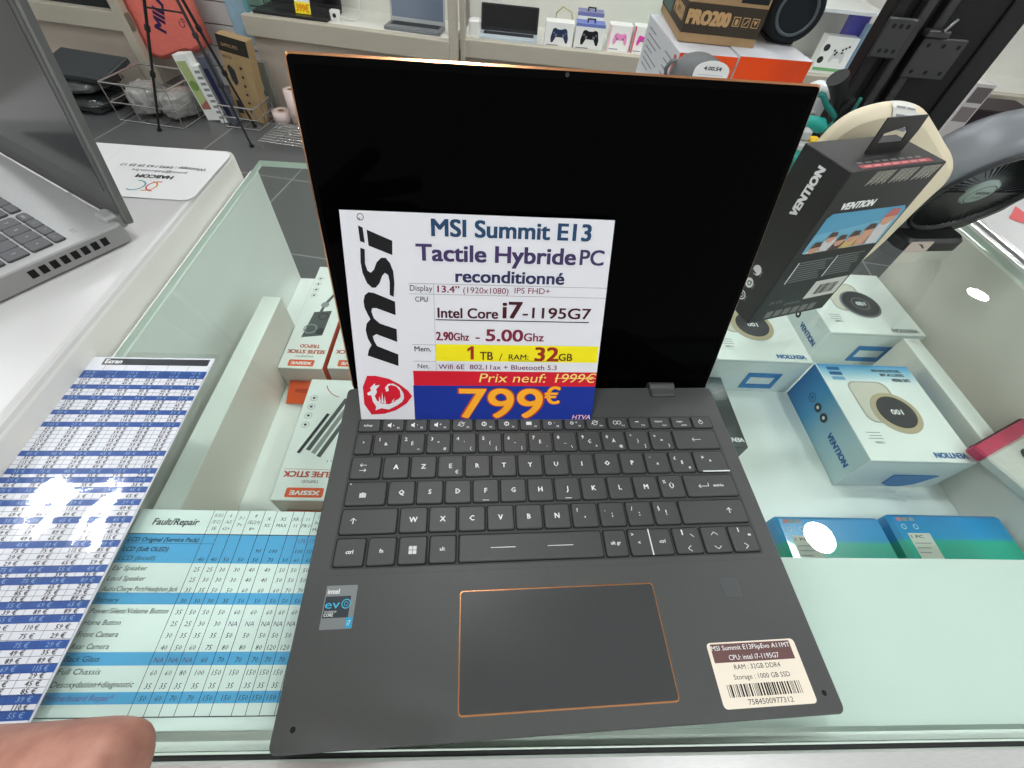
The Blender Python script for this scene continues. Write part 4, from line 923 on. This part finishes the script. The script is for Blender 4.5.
# tall dark screen seen from behind
tv_k = P('screen_back_black', (24, 24, 25), .55, noise=.12, scale=50); tv_d = P('screen_back_deep', (16, 16, 17), .6); tv_l = P('bracket_black', (42, 42, 43), .45)
o = thing('floor_screen', 'tall black floor screen seen from behind with square mounting plates', 'screen', (.84, .915, -H), 0)
MB().box(-.112, .112, -.015, .018, .05, 1.45, tv_k, .004).build('panel', o)
MB().box(-.13, .13, -.12, .12, 0, .02, tv_d, .004).build('foot', o)
MB().box(.070, .112, -.021, -.015, .06, 1.44, P('screen_rim', (32, 32, 33), .5), .002).build('rim', o)
MB().box(-.112, -.094, -.021, -.015, .06, 1.44, P('screen_rim', (32, 32, 33), .5), .002).build('rim', o)
for x in (-.070, -.036): MB().box(x-.008, x+.008, -.034, -.015, .10, 1.42, P('rail_black', (34, 34, 35), .4), .002).build('rail', o)
MB().box(-.058, -.048, -.022, -.015, .10, 1.42, tv_d).build('channel', o)
for (x0, x1, z0, z1) in ((-.128, -.080, 1.028, 1.080), (-.052, .024, 1.004, 1.060)):
    g = MB(); g.box(x0, x1, -.043, -.036, z0, z1, tv_l, .002)
    for cx in (x0+.012, (x0+x1)/2, x1-.012):
        for cz in (z0+.010, z1-.010): g.prism([(cx+a_, cz+b_) for a_, b_ in circ(0, 0, .0032, 10)], 0, .0004, tv_d, Matrix(((1, 0, 0, 0), (0, 0, -1, -.0431), (0, 1, 0, 0), (0, 0, 0, 1))))
    g.build('mounting_plate', o)
MB().box(-.058, -.020, -.050, -.034, 1.060, 1.070, tv_l, .002).build('bracket_lip', o)
MB().tube([(-.036, -.050, 1.070), (-.028, -.052, 1.086)], .0022, P('bolt_steel', (150, 150, 150), .3, metal=.8)).build('bolt', o)

# ------------------------------------------------------------------ background cabinets along the far wall
FA = ((-1.309, 3.137), -9.1); FB = ((-.119, 3.047), -4.0)
greige = P('cabinet_greige', (186, 180, 164), .5, noise=.03, scale=6, stretch=(1, 1, 12)); greige2 = P('cabinet_panel', (192, 180, 166), .55, noise=.02, scale=10); cab_in = P('cabinet_inside', (226, 226, 218), .45, noise=.03, scale=5)
strip = P('strip_glow', (255, 252, 244), emit=9.0); cab_glass = glass('cabinet_glass', (.80, .93, .88), refl=1.0)
def cabinet(label, F, s0, s1, z0, z1, cut, inside, lit=True, posts=()):
    o = thing('display_cabinet', label, 'cabinet', frame_pt(F, s0, 0, -H), F[1]); L = s1-s0
    MB().box(0, L, 0, .055, z0+H, z1+H, greige, .003).build('front_beam', o)
    MB().box(.004, L-.004-cut, .045, .44, 0, z0+H, greige2, .003).build('lower_body', o)
    MB().box(.004, L-.004-cut, .055, .44, z1+H-.022, z1+H-.008, inside).build('display_floor', o)
    MB().box(.004, L-.004-cut, .44, .46, z1+H-.022, 1.50, inside).build('back_panel', o)
    MB().box(0, L-cut, 0, .46, 1.50, 1.54, greige, .003).build('top', o)
    if lit: MB().box(.05, L-.05, .10, .13, 1.488, 1.499, strip).build('light_strip', o)
    for a_, b_ in posts: MB().box(a_-s0, b_-s0, -.004, .05, 0 if lit else .0, 1.50, greige, .003).build('post', o)
    return o, L
oA, L = cabinet('greige display cabinet with lit inside behind the top left of the laptop screen', FA, -.05, 1.190, -.535, -.440, .045, cab_in, posts=((1.150, 1.193),))
MB().box(.004, .010, .055, .44, -.46+H, 1.50, cab_glass).build('side_glass', oA)
g = MB(); vm = P('vent_grey', (166, 160, 148), .5)
for k in range(26): g.box(.20+k*.017, .209+k*.017, .030, .045, .02, .225, vm)
g.box(.19, .66, .040, .045, .02, .23, P('vent_shadow', (96, 92, 86), .6))
g.build('vent_grille', oA)
MB().box(.045, .098, -.075, -.045, 0, .285, P('steel_grey', (150, 152, 146), .4, metal=.4), .002).build('upright', oA)
MB().box(.60, .96, -.002, .001, -.555+H-.022, -.555+H-.004, P('label_slot', (176, 170, 156), .4)).build('label_slot', oA)
MB().box(1.04, 1.085, .030, .045, -.585+H, -.555+H, P('socket_black', (24, 24, 24), .5), .002).build('lock', oA)
oB, L = cabinet('long greige display cabinet behind the right of the laptop screen with boxed game controllers', FB, 0, 3.60, -.530, -.446, 0, cab_in, posts=((0, .03), (2.33, 2.37)))
MB().box(1.86, 2.32, .10, .43, -.190+H, -.172+H, P('shelf_glass_white', (224, 230, 230), .15), .002).build('upper_shelf', oB)
MB().box(1.18, 1.20, .055, .44, -.46+H, 1.50, cab_glass).build('divider', oB)
oD, L = cabinet('greige cabinet with dark opening at the top left behind the silver laptop', FA, -1.95, -.79, -.600, -.508, .10, P('cabinet_dark', (48, 52, 50), .5), lit=False, posts=((-.850, -.790),))
# slatted wall between the cabinets
g = MB(); sl_w = P('slat_white', (206, 206, 204), .45); sl_d = P('slat_groove', (120, 118, 114), .6)
g.box(0, .735, .010, .02, 0, 1.6, sl_d)
for k in range(14): g.box(0, .735, 0, .012, .004+k*.115, .112+k*.115, sl_w, .002)
tag(g.build('slatwall', None, frame_pt(FA, -.788, .26, -H), FA[1]), 'pale slatted wall panel between the two left cabinets', 'wall panel')

def small_laptop(label, F, s, d, z, wd, dp, deck, lidc, scrm, rz=0, ang=100):
    o = thing('laptop', label, 'laptop', frame_pt(F, s, d, z), F[1]+rz)
    g = MB(); g.rprism(0, wd, 0, dp, .002, .016, .008, .002, deck, None, 3); g.build('base', o)
    g = MB(); g.rprism(.02, wd-.02, dp*.42, dp*.90, .0155, .0168, .004, .0003, P('key_field', (40, 40, 42), .5), None, 3)
    for r_ in range(5):
        for k in range(13): g.box(.026+k*(wd-.052)/13, .026+(k+.86)*(wd-.052)/13, dp*.44+r_*dp*.09, dp*.44+(r_+.82)*dp*.09, .0168, .0176, P('key_dark', (58, 58, 60), .5))
    g.build('keyboard', o)
    a_ = R(ang); V = Vector((0, -math.cos(a_), math.sin(a_))); N = Vector((1, 0, 0)).cross(V)
    M = Matrix(((1, 0, N.x, 0), (0, V.y, N.y, dp-.004), (0, V.z, N.z, .012), (0, 0, 0, 1)))
    g = MB(); g.rprism(0, wd, 0, dp*.97, -.006, 0, .008, .001, lidc, M, 3); l_ = g.build('lid', o)
    g = MB(); g.rprism(.010, wd-.010, .022, dp*.97-.008, -.001, .001, .002, .0002, scrm, M, 2); g.build('screen', l_)
    return o
bl = P('plastic_black', (34, 34, 36), .4); slv = P('plastic_silver', (186, 190, 192), .3, metal=.4)
small_laptop('black laptop with a yellow 399 price tag in the lit cabinet', FA, -.02, .075, -.447, .44, .23, bl, bl, P('screen_off', (20, 20, 22), .15))
small_laptop('silver laptop with blue grey screen in the lit cabinet, near its post', FA, .745, .10, -.447, .325, .14, P('deck_slate', (120, 124, 128), .4), slv, P('screen_grey_reflection', (104, 120, 140), .12, spec=.8), 0, 97)  # bluish reflection on the screen is painted into its base colour
small_laptop('laptop with black screen and pale deck in the long cabinet', FB, .100, .065, -.453, .335, .13, P('deck_pale', (190, 204, 212), .35), bl, P('screen_off', (20, 20, 22), .15), 0, 96)
g = MB(); Mt = Matrix.Rotation(R(-16), 4, 'X')
g.box(0, .090, 0, .001, 0, .17, P('tag_white', (232, 232, 226), .5), 0, Mt); f = PL(g, (0, -.0001, 0), Mt.to_3x3() @ Vector((1, 0, 0)), Mt.to_3x3() @ Vector((0, 0, 1)), .0006)
f.rect(0, 0, .090, .050, P('tag_yellow', (244, 226, 30), .5), 1); f.text('399€', .008, .010, .030, P('tag_orange', (226, 150, 20), .5), w=.074, bold=.05)
for k in range(4): f.rect(.012, .068+k*.022, .075-.01*(k % 2), .074+k*.022, ink_g, 1)
tag(g.build('price_tag', None, frame_pt(FA, .225, .115, -.4285), FA[1]), 'white and yellow 399€ price tag on the black laptop in the cabinet', 'price tag')
wh = P('plastic_white', (228, 228, 224), .35)
o = thing('charger', 'small white plug charger between the two laptops in the lit cabinet', 'charger', frame_pt(FA, .450, .14, -.447), FA[1])
MB().rprism(-.025, .025, -.02, .02, 0, .05, .008, .003, wh).build('body', o); MB().lathe([(.010, 0), (.010, .003)], ink_k, Matrix.Translation((.004, -.021, .028)) @ Matrix.Rotation(PI/2, 4, 'X'), 16).build('socket', o)
MB().tube([(.02, .01, .02), (.05, .03, .006), (.09, .02, .006), (.11, .06, .01), (.10, .12, .05), (.10, .2, .16)], .003, wh).build('cable', o)
o = thing('charger', 'white rounded charger at the left end of the long cabinet', 'charger', frame_pt(FB, .055, .12, -.453), FB[1])
MB().rprism(-.02, .05, -.02, .05, 0, .075, .02, .008, wh, None, 6).build('body', o); MB().tube([(-.02, -.02, .04), (-.025, -.03, .02), (-.01, -.04, .006), (.03, -.035, .006)], .004, wh).build('cable', o)

def pad(p, cx, cy, w_, mat, l=2):
    k = w_/2
    p.poly([(cx+a_*k, cy+b_*k) for a_, b_ in ((-.55, .62), (-.2, .5), (.2, .5), (.55, .62), (.78, .5), (.98, -.25), (.92, -.68), (.70, -.66), (.42, -.18), (-.42, -.18), (-.70, -.66), (-.92, -.68), (-.98, -.25), (-.78, .5))], mat, l)
def pad_box(label, F, s, d, z, wd, h, padc, topc=None, side=None, border=None, tab=False):
    o = thing('product_box', label, 'box', frame_pt(F, s, d, z), F[1], 'boxed game controllers in the long cabinet')
    g = MB(); g.box(0, wd, 0, .085, 0, h, box_w, .001, faces={'-x': side or box_w, '+z': topc or box_w})
    f = PL(g, (0, 0, 0), (1, 0, 0), (0, 0, 1), .0006)
    if border: f.rect(0, 0, .010, h, border, 1); f.rect(wd-.006, 0, wd, h, border, 1)
    if topc: f.rect(0, h*.88, wd, h, topc, 1)
    f.rect(.012, h*.06, wd*.5, h*.10, ink_g, 1)
    pad(f, wd*.52, h*.50, wd*.64, padc, 2)
    for sx_ in (-1, 1): f.poly(circ(wd*.52+sx_*wd*.13, h*.49, wd*.045, 12), P('pad_stick', (120, 124, 132), .5), 3)
    f.poly(circ(wd*.52-wd*.21, h*.58, wd*.030, 10), P('pad_stick', (120, 124, 132), .5), 3); f.poly(circ(wd*.52+wd*.21, h*.58, wd*.030, 10), P('pad_stick', (120, 124, 132), .5), 3)
    g.build('carton', o)
    if tab:
        t_ = MB(); Mq = Matrix(((1, 0, 0, wd*.36), (0, 0, 1, .02), (0, 1, 0, h), (0, 0, 0, 1)))
        for a_ in ((0, .008, 0, .020), (.040, .048, 0, .020), (.008, .040, .013, .020)): t_.box(a_[0], a_[1], a_[2], a_[3], 0, .0012, bl, 0, Mq)
        t_.build('hang_tab', o)
FZ = -.453
pad_box('white box with a navy controller and dark side in the long cabinet', FB, .478, .06, FZ, .160, .112, P('pad_navy', (46, 58, 92), .5), side=P('box_side_dark', (70, 84, 90), .5))
pad_box('purple topped white controller box, the rear one of two', FB, .655, .16, FZ, .150, .150, P('pad_black', (26, 26, 30), .5), topc=P('box_purple', (120, 124, 172), .45), tab=True)
pad_box('white box with a black controller and blue top, front one of two', FB, .648, .06, FZ, .165, .120, P('pad_black', (26, 26, 30), .5), topc=P('box_blue', (112, 130, 200), .45), tab=True)
pad_box('white box with a pink controller in the long cabinet, nearer the blue topped box', FB, .845, .10, FZ, .128, .118, P('pad_pink', (244, 150, 206), .5), border=P('box_pink', (246, 200, 214), .5))
pad_box('white and pink box with a magenta controller beside the stacked boxes', FB, .985, .10, FZ, .115, .122, P('pad_magenta', (238, 70, 178), .5), border=P('box_red', (226, 96, 120), .5))
tag(MB().tube([(0, 0, 0), (-.03, .0, .05), (-.025, .0, .12), (.01, 0, .15), (.06, 0, .13), (.085, 0, .06), (.09, 0, 0)], .0045, P('cable_beige', (186, 178, 140), .5)).build('cable', None, frame_pt(FB, .56, .20, FZ+.005), FB[1]), 'beige cable loop standing behind the navy controller box', 'cable')
o = thing('product_box', 'white box with green base and controller picture in the right of the cabinet', 'box', frame_pt(FB, 2.085, .14, FZ), FB[1])
g = MB(); g.box(0, .185, 0, .07, 0, .160, box_w, .001, faces={'-z': box_w}); f = PL(g, (0, 0, 0), (1, 0, 0), (0, 0, 1), .0008)
f.rect(0, 0, .185, .014, P('box_green', (120, 180, 120), .5), 1); f.poly(circ(.018, .050, .017, 20), ink_k, 2); f.poly(circ(.022, .108, .017, 20), ink_k, 2); pad(f, .105, .070, .085, P('pad_white', (212, 216, 216), .4), 2)
for a_, b_ in ((.075, .098), (.090, .090), (.118, .104), (.132, .112), (.120, .090), (.146, .120), (.086, .080)): f.poly(circ(a_, b_, .006, 10), ink_k, 3)
g.build('carton', o)
def plain_box(label, F, s, d, z, wd, dp, h, cols, rz=0):
    g = MB(); g.box(0, wd, 0, dp, 0, h, cols[0], .001); f = PL(g, (0, 0, 0), (1, 0, 0), (0, 0, 1), .0008)
    for k in range(1, len(cols)):
        z0_ = h*(.12+.76*(k-1)/max(1, len(cols)-1)); f.rect(wd*.08, z0_, wd*.92, z0_+h*.5/len(cols), cols[k], k)
    return tag(g.build('product_box', None, frame_pt(F, s, d, z), F[1]+rz), label, 'box')
plain_box('tall violet blue box next to the white box in the right cabinet', FB, 2.215, .23, FZ, .10, .06, .26, [P('box_violet', (96, 92, 190), .4), P('box_white_blue', (190, 206, 232), .4)])
plain_box('pale blue box leaning near the cabinet post in the right cabinet', FB, 2.285, .10, FZ, .045, .10, .22, [P('box_pale_blue', (176, 206, 228), .4), P('box_cobalt', (46, 60, 170), .4), P('box_cyan', (60, 160, 220), .4)])
plain_box('cobalt blue box beside the dark floor screen', FB, 2.375, .06, FZ, .09, .08, .20, [P('box_cobalt', (46, 60, 170), .4), P('box_cyan', (60, 160, 220), .4), P('box_white_blue', (190, 206, 232), .4)])
pts = [(0, 0, .006)]+[(.05+.03*math.sin(k*1.7), .02*math.cos(k*1.1), .010+.012*(1+math.sin(k*2.3))) for k in range(1, 22)]+[(.12, .03, .03), (.20, .10, .10), (.26, .20, .22)]
tag(MB().tube(pts, .006, bl).build('cable', None, frame_pt(FB, 2.93, .18, FZ+.004), FB[1]), 'tangled black cable lying in the cabinet right of the dark floor screen', 'cable')
g = MB(); g.box(0, .10, 0, .16, 0, .585, P('carton_grey_white', (206, 202, 200), .5), .001); f = PL(g, (0, 0, 0), (1, 0, 0), (0, 0, 1), .0008)
f.rect(.008, .50, .092, .57, P('photo_grey', (110, 104, 104), .5), 1); f.rect(.008, .41, .092, .48, P('photo_grey_light', (134, 126, 124), .5), 1)
tag(g.build('product_box', None, frame_pt(FB, 2.72, -.30, -H), FB[1]), 'tall white box with grey pictures right of the dark floor screen', 'box')
tag(MB().box(0, .36, 0, .22, 0, .47, P('crate_dark', (46, 38, 42), .5), .006).build('crate', None, frame_pt(FB, 2.835, -.28, -H), FB[1]), 'dark crate on the floor beside the tall white box, behind the fan', 'crate')

# ------------------------------------------------------------------ left background: bag, baskets, books, tripod
def F3(s, d, z): return (s, d, z)
coral = P('bag_coral', (236, 124, 110), .7, noise=.05, scale=40, bump=.3)
o = thing('tote_bag', 'coral red bag with dark lettering hanging on the slatted wall', 'bag', frame_pt(FA, -.64, .12, -.76), FA[1])
bm_o = [(-.215, .022), (-.10, .008), (.105, .075), (.145, .070), (.235, .115), (.215, .33), (.17, .62), (-.20, .62), (-.235, .30)]
g = MB(); n = len(bm_o)
def ringp(sc, y): return [(x*sc, y, .32+(z-.32)*sc) for x, z in bm_o]
rings = [ringp(.90, -.050), ringp(.97, -.040), ringp(1.0, -.01), ringp(1.0, .03), ringp(.95, .05)]
vs = [q for r_ in rings for q in r_]; fsx = [[k*n+i, k*n+(i+1) % n, (k+1)*n+(i+1) % n, (k+1)*n+i] for k in range(4) for i in range(n)]
g.add(vs, fsx, coral, None, True); g.add(vs, [list(range(n)), list(range(5*n-1, 4*n-1, -1))], coral)
f = PL(g, (0, -.0505, 0), (1, 0, 0), (0, 0, 1), .001); f.text('MILANO', .015, .16, .062, P('ink_bag', (52, 40, 84), .6), w=.36, ang=66, bold=.04, l=1); f.text('Co', .155, .195, .035, P('ink_bag', (52, 40, 84), .6), w=.05, ang=66, l=1)
g.build('body', o)
MB().tube([(-.10, -.02, .61), (-.08, -.02, .74), (0, .0, .80), (.07, -.02, .74), (.09, -.02, .61)], .012, coral).build('handle', o)
MB().tube([(0, .0, .79), (0, .10, .795)], .006, P('hook_steel', (170, 170, 170), .3, metal=.8)).build('hook', o)
tag(MB().rprism(-.08, .06, -.02, .02, 0, .62, .015, .006, P('poly_blue', (150, 178, 196), .5, noise=.08, scale=20)).build('hanging_pack', None, frame_pt(FA, -.13, .14, -.62), FA[1]), 'pale blue pack hanging left of the lit cabinet', 'pack')
wire = P('wire_chrome', (206, 206, 202), .25, metal=.8); wire_k = P('wire_dark', (84, 86, 86), .4, metal=.5)
def wire_basket(label, s, d, wx, wy, h, nx, ny):
    o = thing('wire_basket', label, 'basket', frame_pt(FA, s, d, -H), FA[1])
    g = MB(); r_ = .0035
    for z in (.006, h*.5, h):
        for a_, b_ in (((0, 0, z), (wx, 0, z)), ((wx, 0, z), (wx, wy, z)), ((wx, wy, z), (0, wy, z)), ((0, wy, z), (0, 0, z))): g.tube([a_, b_], r_ if z < h else .005, wire, seg=6)
    for k in range(nx+1):
        x = wx*k/nx
        for y in (0, wy): g.tube([(x, y, 0), (x, y, h)], r_*.7, wire, seg=5)
        g.tube([(x, 0, .006), (x, wy, .006)], r_*.7, wire, seg=5)
    for k in range(1, ny):
        y = wy*k/ny
        for x in (0, wx): g.tube([(x, y, 0), (x, y, h)], r_*.7, wire, seg=5)
    g.build('wires', o); return o
wire_basket('chrome wire basket on the floor holding plastic bags, behind the white counter', -.765, -.425, .395, .32, .20, 3, 2)
def crumple(label, s, d, z, sx, sy, sz, mat, seed, rz=0, nm='wrapped_pack'):
    bm = bmesh.new(); bmesh.ops.create_icosphere(bm, subdivisions=4, radius=1)
    for v in bm.verts:
        c = v.co.copy(); k = max(abs(c.x), abs(c.y), abs(c.z)); q = c*(.55+.45/k*1.0) if k else c
        nz_ = mn.noise(Vector((q.x*3.1+seed, q.y*3.1, q.z*3.1)))*.10+abs(mn.noise(Vector((q.x*6+seed, q.y*6, q.z*6))))*.10
        q = q*(1+nz_); v.co = Vector((q.x*sx/2, q.y*sy/2, max(0, (q.z+1)*sz/2)))
    g = MB(); g.add([v.co.copy() for v in bm.verts], [[v.index for v in f_.verts] for f_ in bm.faces], mat, None, True); bm.free()
    return tag(g.build(nm, None, frame_pt(FA, s, d, z), FA[1]+rz), label, 'pack')
blkp = P('plastic_bag_black', (44, 48, 48), .22, noise=.25, scale=30, bump=.5, coat=.5); clr = P('plastic_bag_grey', (150, 150, 146), .25, noise=.25, scale=26, bump=.5, coat=.5)
crumple('black plastic wrapped bundle on the floor, lowest under the black tray', -1.09, -.26, -H+.002, .46, .34, .085, blkp, 1.0)
crumple('grey streaked plastic bundle squeezed under the black tray', -1.08, -.25, -H+.100, .42, .32, .055, P('plastic_bag_dark', (86, 90, 90), .2, noise=.35, scale=24, bump=.5, coat=.6), 4.0)
crumple('clear plastic bag in the wire basket, left one', -.660, -.27, -H+.014, .160, .22, .15, clr, 7.0, 20)
crumple('clear plastic bag in the wire basket, right one beside the books', -.452, -.27, -H+.014, .140, .22, .14, clr, 11.0, -25)
g = MB(); Mt = Matrix.Rotation(R(12), 4, 'X'); g.box(-.22, .22, -.12, .12, 0, .030, P('tray_charcoal', (54, 58, 60), .4), .004, Mt); g.box(-.205, .205, -.105, .105, .030, .0305, P('tray_face', (64, 68, 70), .5), 0, Mt)
tag(g.build('tray', None, frame_pt(FA, -1.00, -.24, -.735), FA[1]-3), 'black flat tray lying on plastic wrapped bundles behind the white counter', 'tray')
def lean_box(label, s, d, wd, dp, h, tilt, base, prints, nm='product_box'):
    Ml = Matrix.Rotation(R(tilt), 4, 'Y')
    g = MB(); g.box(0, wd, 0, dp, 0, h, base, .001, Ml)
    f = PL(g, Ml @ Vector((0, 0, 0)), Ml.to_3x3() @ Vector((1, 0, 0)), Ml.to_3x3() @ Vector((0, 0, 1)), .0008)
    prints(f, wd, h); z_ = max(0, -min((Ml @ Vector((x, 0, 0))).z for x in (0, wd)))
    return tag(g.build(nm, None, frame_pt(FA, s, d, -H+z_+.0005), FA[1]), label, 'box')
green_p = P('print_green', (120, 150, 80), .5); dblue = P('print_night', (36, 40, 70), .5)
def pr1(f, w_, h_): f.rect(.006, .06, w_-.02, h_-.03, P('print_leaf', (176, 190, 130), .5), 1); f.poly(circ(w_*.42, h_*.55, w_*.30, 18), green_p, 2); f.poly([(0.01, .06), (w_-.02, .06), (w_-.02, .11), (.01, .08)], P('print_rose', (170, 110, 100), .5), 3)
def pr2(f, w_, h_):
    for k in range(9): f.rect(w_*.12, h_*(.08+.1*k), w_*.88, h_*(.085+.1*k)+.012, ink_g, 1)
def pr3(f, w_, h_): f.rect(w_*.1, h_*.15, w_*.9, h_*.85, dblue, 1)
lean_box('white box with green leaf picture leaning among boxes right of the wire basket', -.318, -.27, .085, .06, .33, -8, box_w, pr1)
lean_box('white striped slim box leaning between the green box and the dark box', -.228, -.28, .045, .06, .29, -8, box_w, pr2)
lean_box('dark blue slim box leaning beside the tall brown box', -.155, -.29, .040, .06, .34, -8, P('box_slate', (90, 96, 110), .5), pr3)
def prc(f, w_, h_):
    f.rect(0, h_-.075, w_, h_, P('kraft_black', (48, 46, 42), .6), 1); f.text('GAMING PRO', .02, h_-.05, .016, kt, w=.09, l=2)
    f.text('RECO', .012, h_-.105, .014, ink_k, w=.05); f.poly([(.02, h_-.15), (.035, h_-.135), (.06, h_-.16), (.065, h_-.22), (.045, h_-.24), (.03, h_-.21)], ink_k, 2)
    for k in range(6): f.poly(circ(.10, h_-.14-k*.045, .008, 8), ink_k, 2)
    f.rect(.02, .03, .05, .10, ink_k, 2)
lean_box('tall brown cardboard box with a black top band beside the lit cabinet', -.150, -.215, .165, .07, .420, 8, P('kraft_tan', (172, 146, 106), .6, noise=.05, scale=50), prc)
wire_basket('small wire basket around the foot of the tall brown box', -.172, -.32, .212, .20, .12, 2, 2)
o = thing('wire_rack', 'low wire rack on the floor beneath the vent grille', 'rack', frame_pt(FA, .16, -.53, -H), FA[1])
g = MB()
for k in range(9): g.tube([(0, .03*k, .05), (.42, .03*k, .05)], .003, wire, seg=5)
for k in range(15): g.tube([(.03*k, 0, .047), (.03*k, .24, .047)], .002, wire, seg=5)
g.build('grid', o)
for x in (.01, .41):
    for y in (.005, .235): MB().tube([(x, y, 0), (x, y, .05)], .005, wire, seg=6).build('leg', o)
roll = P('paper_roll', (222, 204, 198), .7, noise=.04, scale=60)
for lab, s, d, r_, h_ in (('short pinkish paper roll on the floor by the vent grille', .102, -.14, .055, .062), ('tall pinkish paper roll beside the edge of the laptop screen', .205, -.13, .048, .185)):
    o = thing('paper_roll', lab, 'roll', frame_pt(FA, s, d, -H), FA[1])
    MB().lathe([(.018, 0), (r_, 0), (r_, h_), (.018, h_), (.018, .001)], roll, None, 28, caps=False).build('paper', o); MB().lathe([(.0178, 0), (.0178, h_), (.015, h_), (.015, 0)], P('card_core', (150, 120, 90), .7), None, 20, caps=False).build('core', o)
o = thing('tripod', 'thin black light tripod standing before the coral bag', 'tripod', frame_pt(FA, -.12, -.40, -H), FA[1])
tk = P('tripod_black', (30, 29, 30), .4)
for (x, y) in ((-.366, -.081), (.212, -.113), (.10, .13)):
    a_ = Vector((0, 0, .88)); b_ = Vector((x, y, .008))
    l_ = MB().tube([a_, a_.lerp(b_, .5), b_], [.0085, .0075, .006], tk, seg=8).build('leg', o)
    for t_ in (.45, .68): MB().tube([a_.lerp(b_, t_-.012), a_.lerp(b_, t_+.012)], .0135, tk, seg=8).build('clamp', l_)
    MB().lathe([(.012, 0), (.012, .014)], tk, Matrix.Translation((x, y, 0)), 12).build('rubber_foot', l_)
MB().tube([(0, 0, .82), (0, 0, 1.9)], .010, tk).build('column', o)
MB().tube([(-.130, -.029, .57), (.075, -.040, .57)], .004, tk).build('brace', o)

# ------------------------------------------------------------------ person's hand at the lower left corner
def fingertip_hand():
    c = cam.matrix_world; dep = .078; fpx = 427.226
    def at(u, v, d): return c @ Vector(((u-512)/fpx*d, -(v-384)/fpx*d, -d))
    me = bpy.data.meshes.new('person'); bm = bmesh.new(); sk = bm.verts.layers.skin.verify()
    def V(u, v, d, r_):
        q = bm.verts.new(at(u, v, d)); q[sk].radius = (r_, r_); return q
    wrist = V(-640, 980, .098, .026); palm = V(-470, 930, .092, .031); bm.edges.new((wrist, palm)); wrist[sk].use_root = True
    knu = []
    for du, dv, dd in ((0, -90, -.004), (-10, -10, 0), (-40, 75, .002), (-85, 150, .005)):
        k_ = V(-300+du, 880+dv, .086+dd, .0125); bm.edges.new((palm, k_)); knu.append(k_)
    def fing(k0, pts):
        p0 = k0
        for u, v, d, r_ in pts: q = V(u, v, d, r_); bm.edges.new((p0, q)); p0 = q
    fing(knu[0], [(-140, 792, .080, .0106), (-10, 788, .078, .0100), (70, 782, .077, .0102), (112, 777, .077, .0098), (128, 778, .077, .0080)])
    fing(knu[1], [(-140, 905, .084, .0104), (0, 925, .083, .0096), (90, 945, .083, .0088), (120, 952, .083, .0070)])
    fing(knu[2], [(-180, 985, .087, .0100), (-60, 1015, .088, .0092), (20, 1035, .088, .0084), (50, 1045, .088, .0066)])
    fing(knu[3], [(-240, 1060, .091, .0088), (-150, 1090, .092, .0080), (-90, 1110, .092, .0072), (-65, 1118, .092, .0058)])
    t0 = V(-400, 790, .084, .0135); bm.edges.new((palm, t0)); fing(t0, [(-310, 690, .076, .0115), (-240, 620, .070, .0105), (-200, 580, .067, .0082)])
    fore = V(-860, 1060, .11, .030); bm.edges.new((wrist, fore))
    bm.to_mesh(me); bm.free()
    sk_m = bpy.data.materials.new('skin'); sk_m.use_nodes = True; nt = sk_m.node_tree; b = nt.nodes['Principled BSDF']
    tc = nt.nodes.new('ShaderNodeTexCoord'); n_ = nt.nodes.new('ShaderNodeTexNoise'); n_.inputs['Scale'].default_value = 260; n_.inputs['Detail'].default_value = 5
    r_ = nt.nodes.new('ShaderNodeValToRGB'); r_.color_ramp.elements[0].position = .3; r_.color_ramp.elements[1].position = .7
    r_.color_ramp.elements[0].color = (*lin((170, 118, 102)), 1); r_.color_ramp.elements[1].color = (*lin((190, 138, 120)), 1)
    nt.links.new(tc.outputs['Object'], n_.inputs['Vector']); nt.links.new(n_.outputs['Fac'], r_.inputs[0]); nt.links.new(r_.outputs[0], b.inputs['Base Color'])
    b.inputs['Roughness'].default_value = .5; b.inputs['Subsurface Weight'].default_value = .08; b.inputs['Subsurface Radius'].default_value = (.004, .0015, .0008); b.inputs['Subsurface Scale'].default_value = .5
    me.materials.append(sk_m)
    o = bpy.data.objects.new('person', me); COL.objects.link(o)
    m1 = o.modifiers.new('skin', 'SKIN'); m1.use_smooth_shade = True
    m2 = o.modifiers.new('subsurf', 'SUBSURF'); m2.levels = 2; m2.render_levels = 3
    return tag(o, "person's bare hand, one blurred fingertip reaching into the lower left corner", 'person')
fingertip_hand()
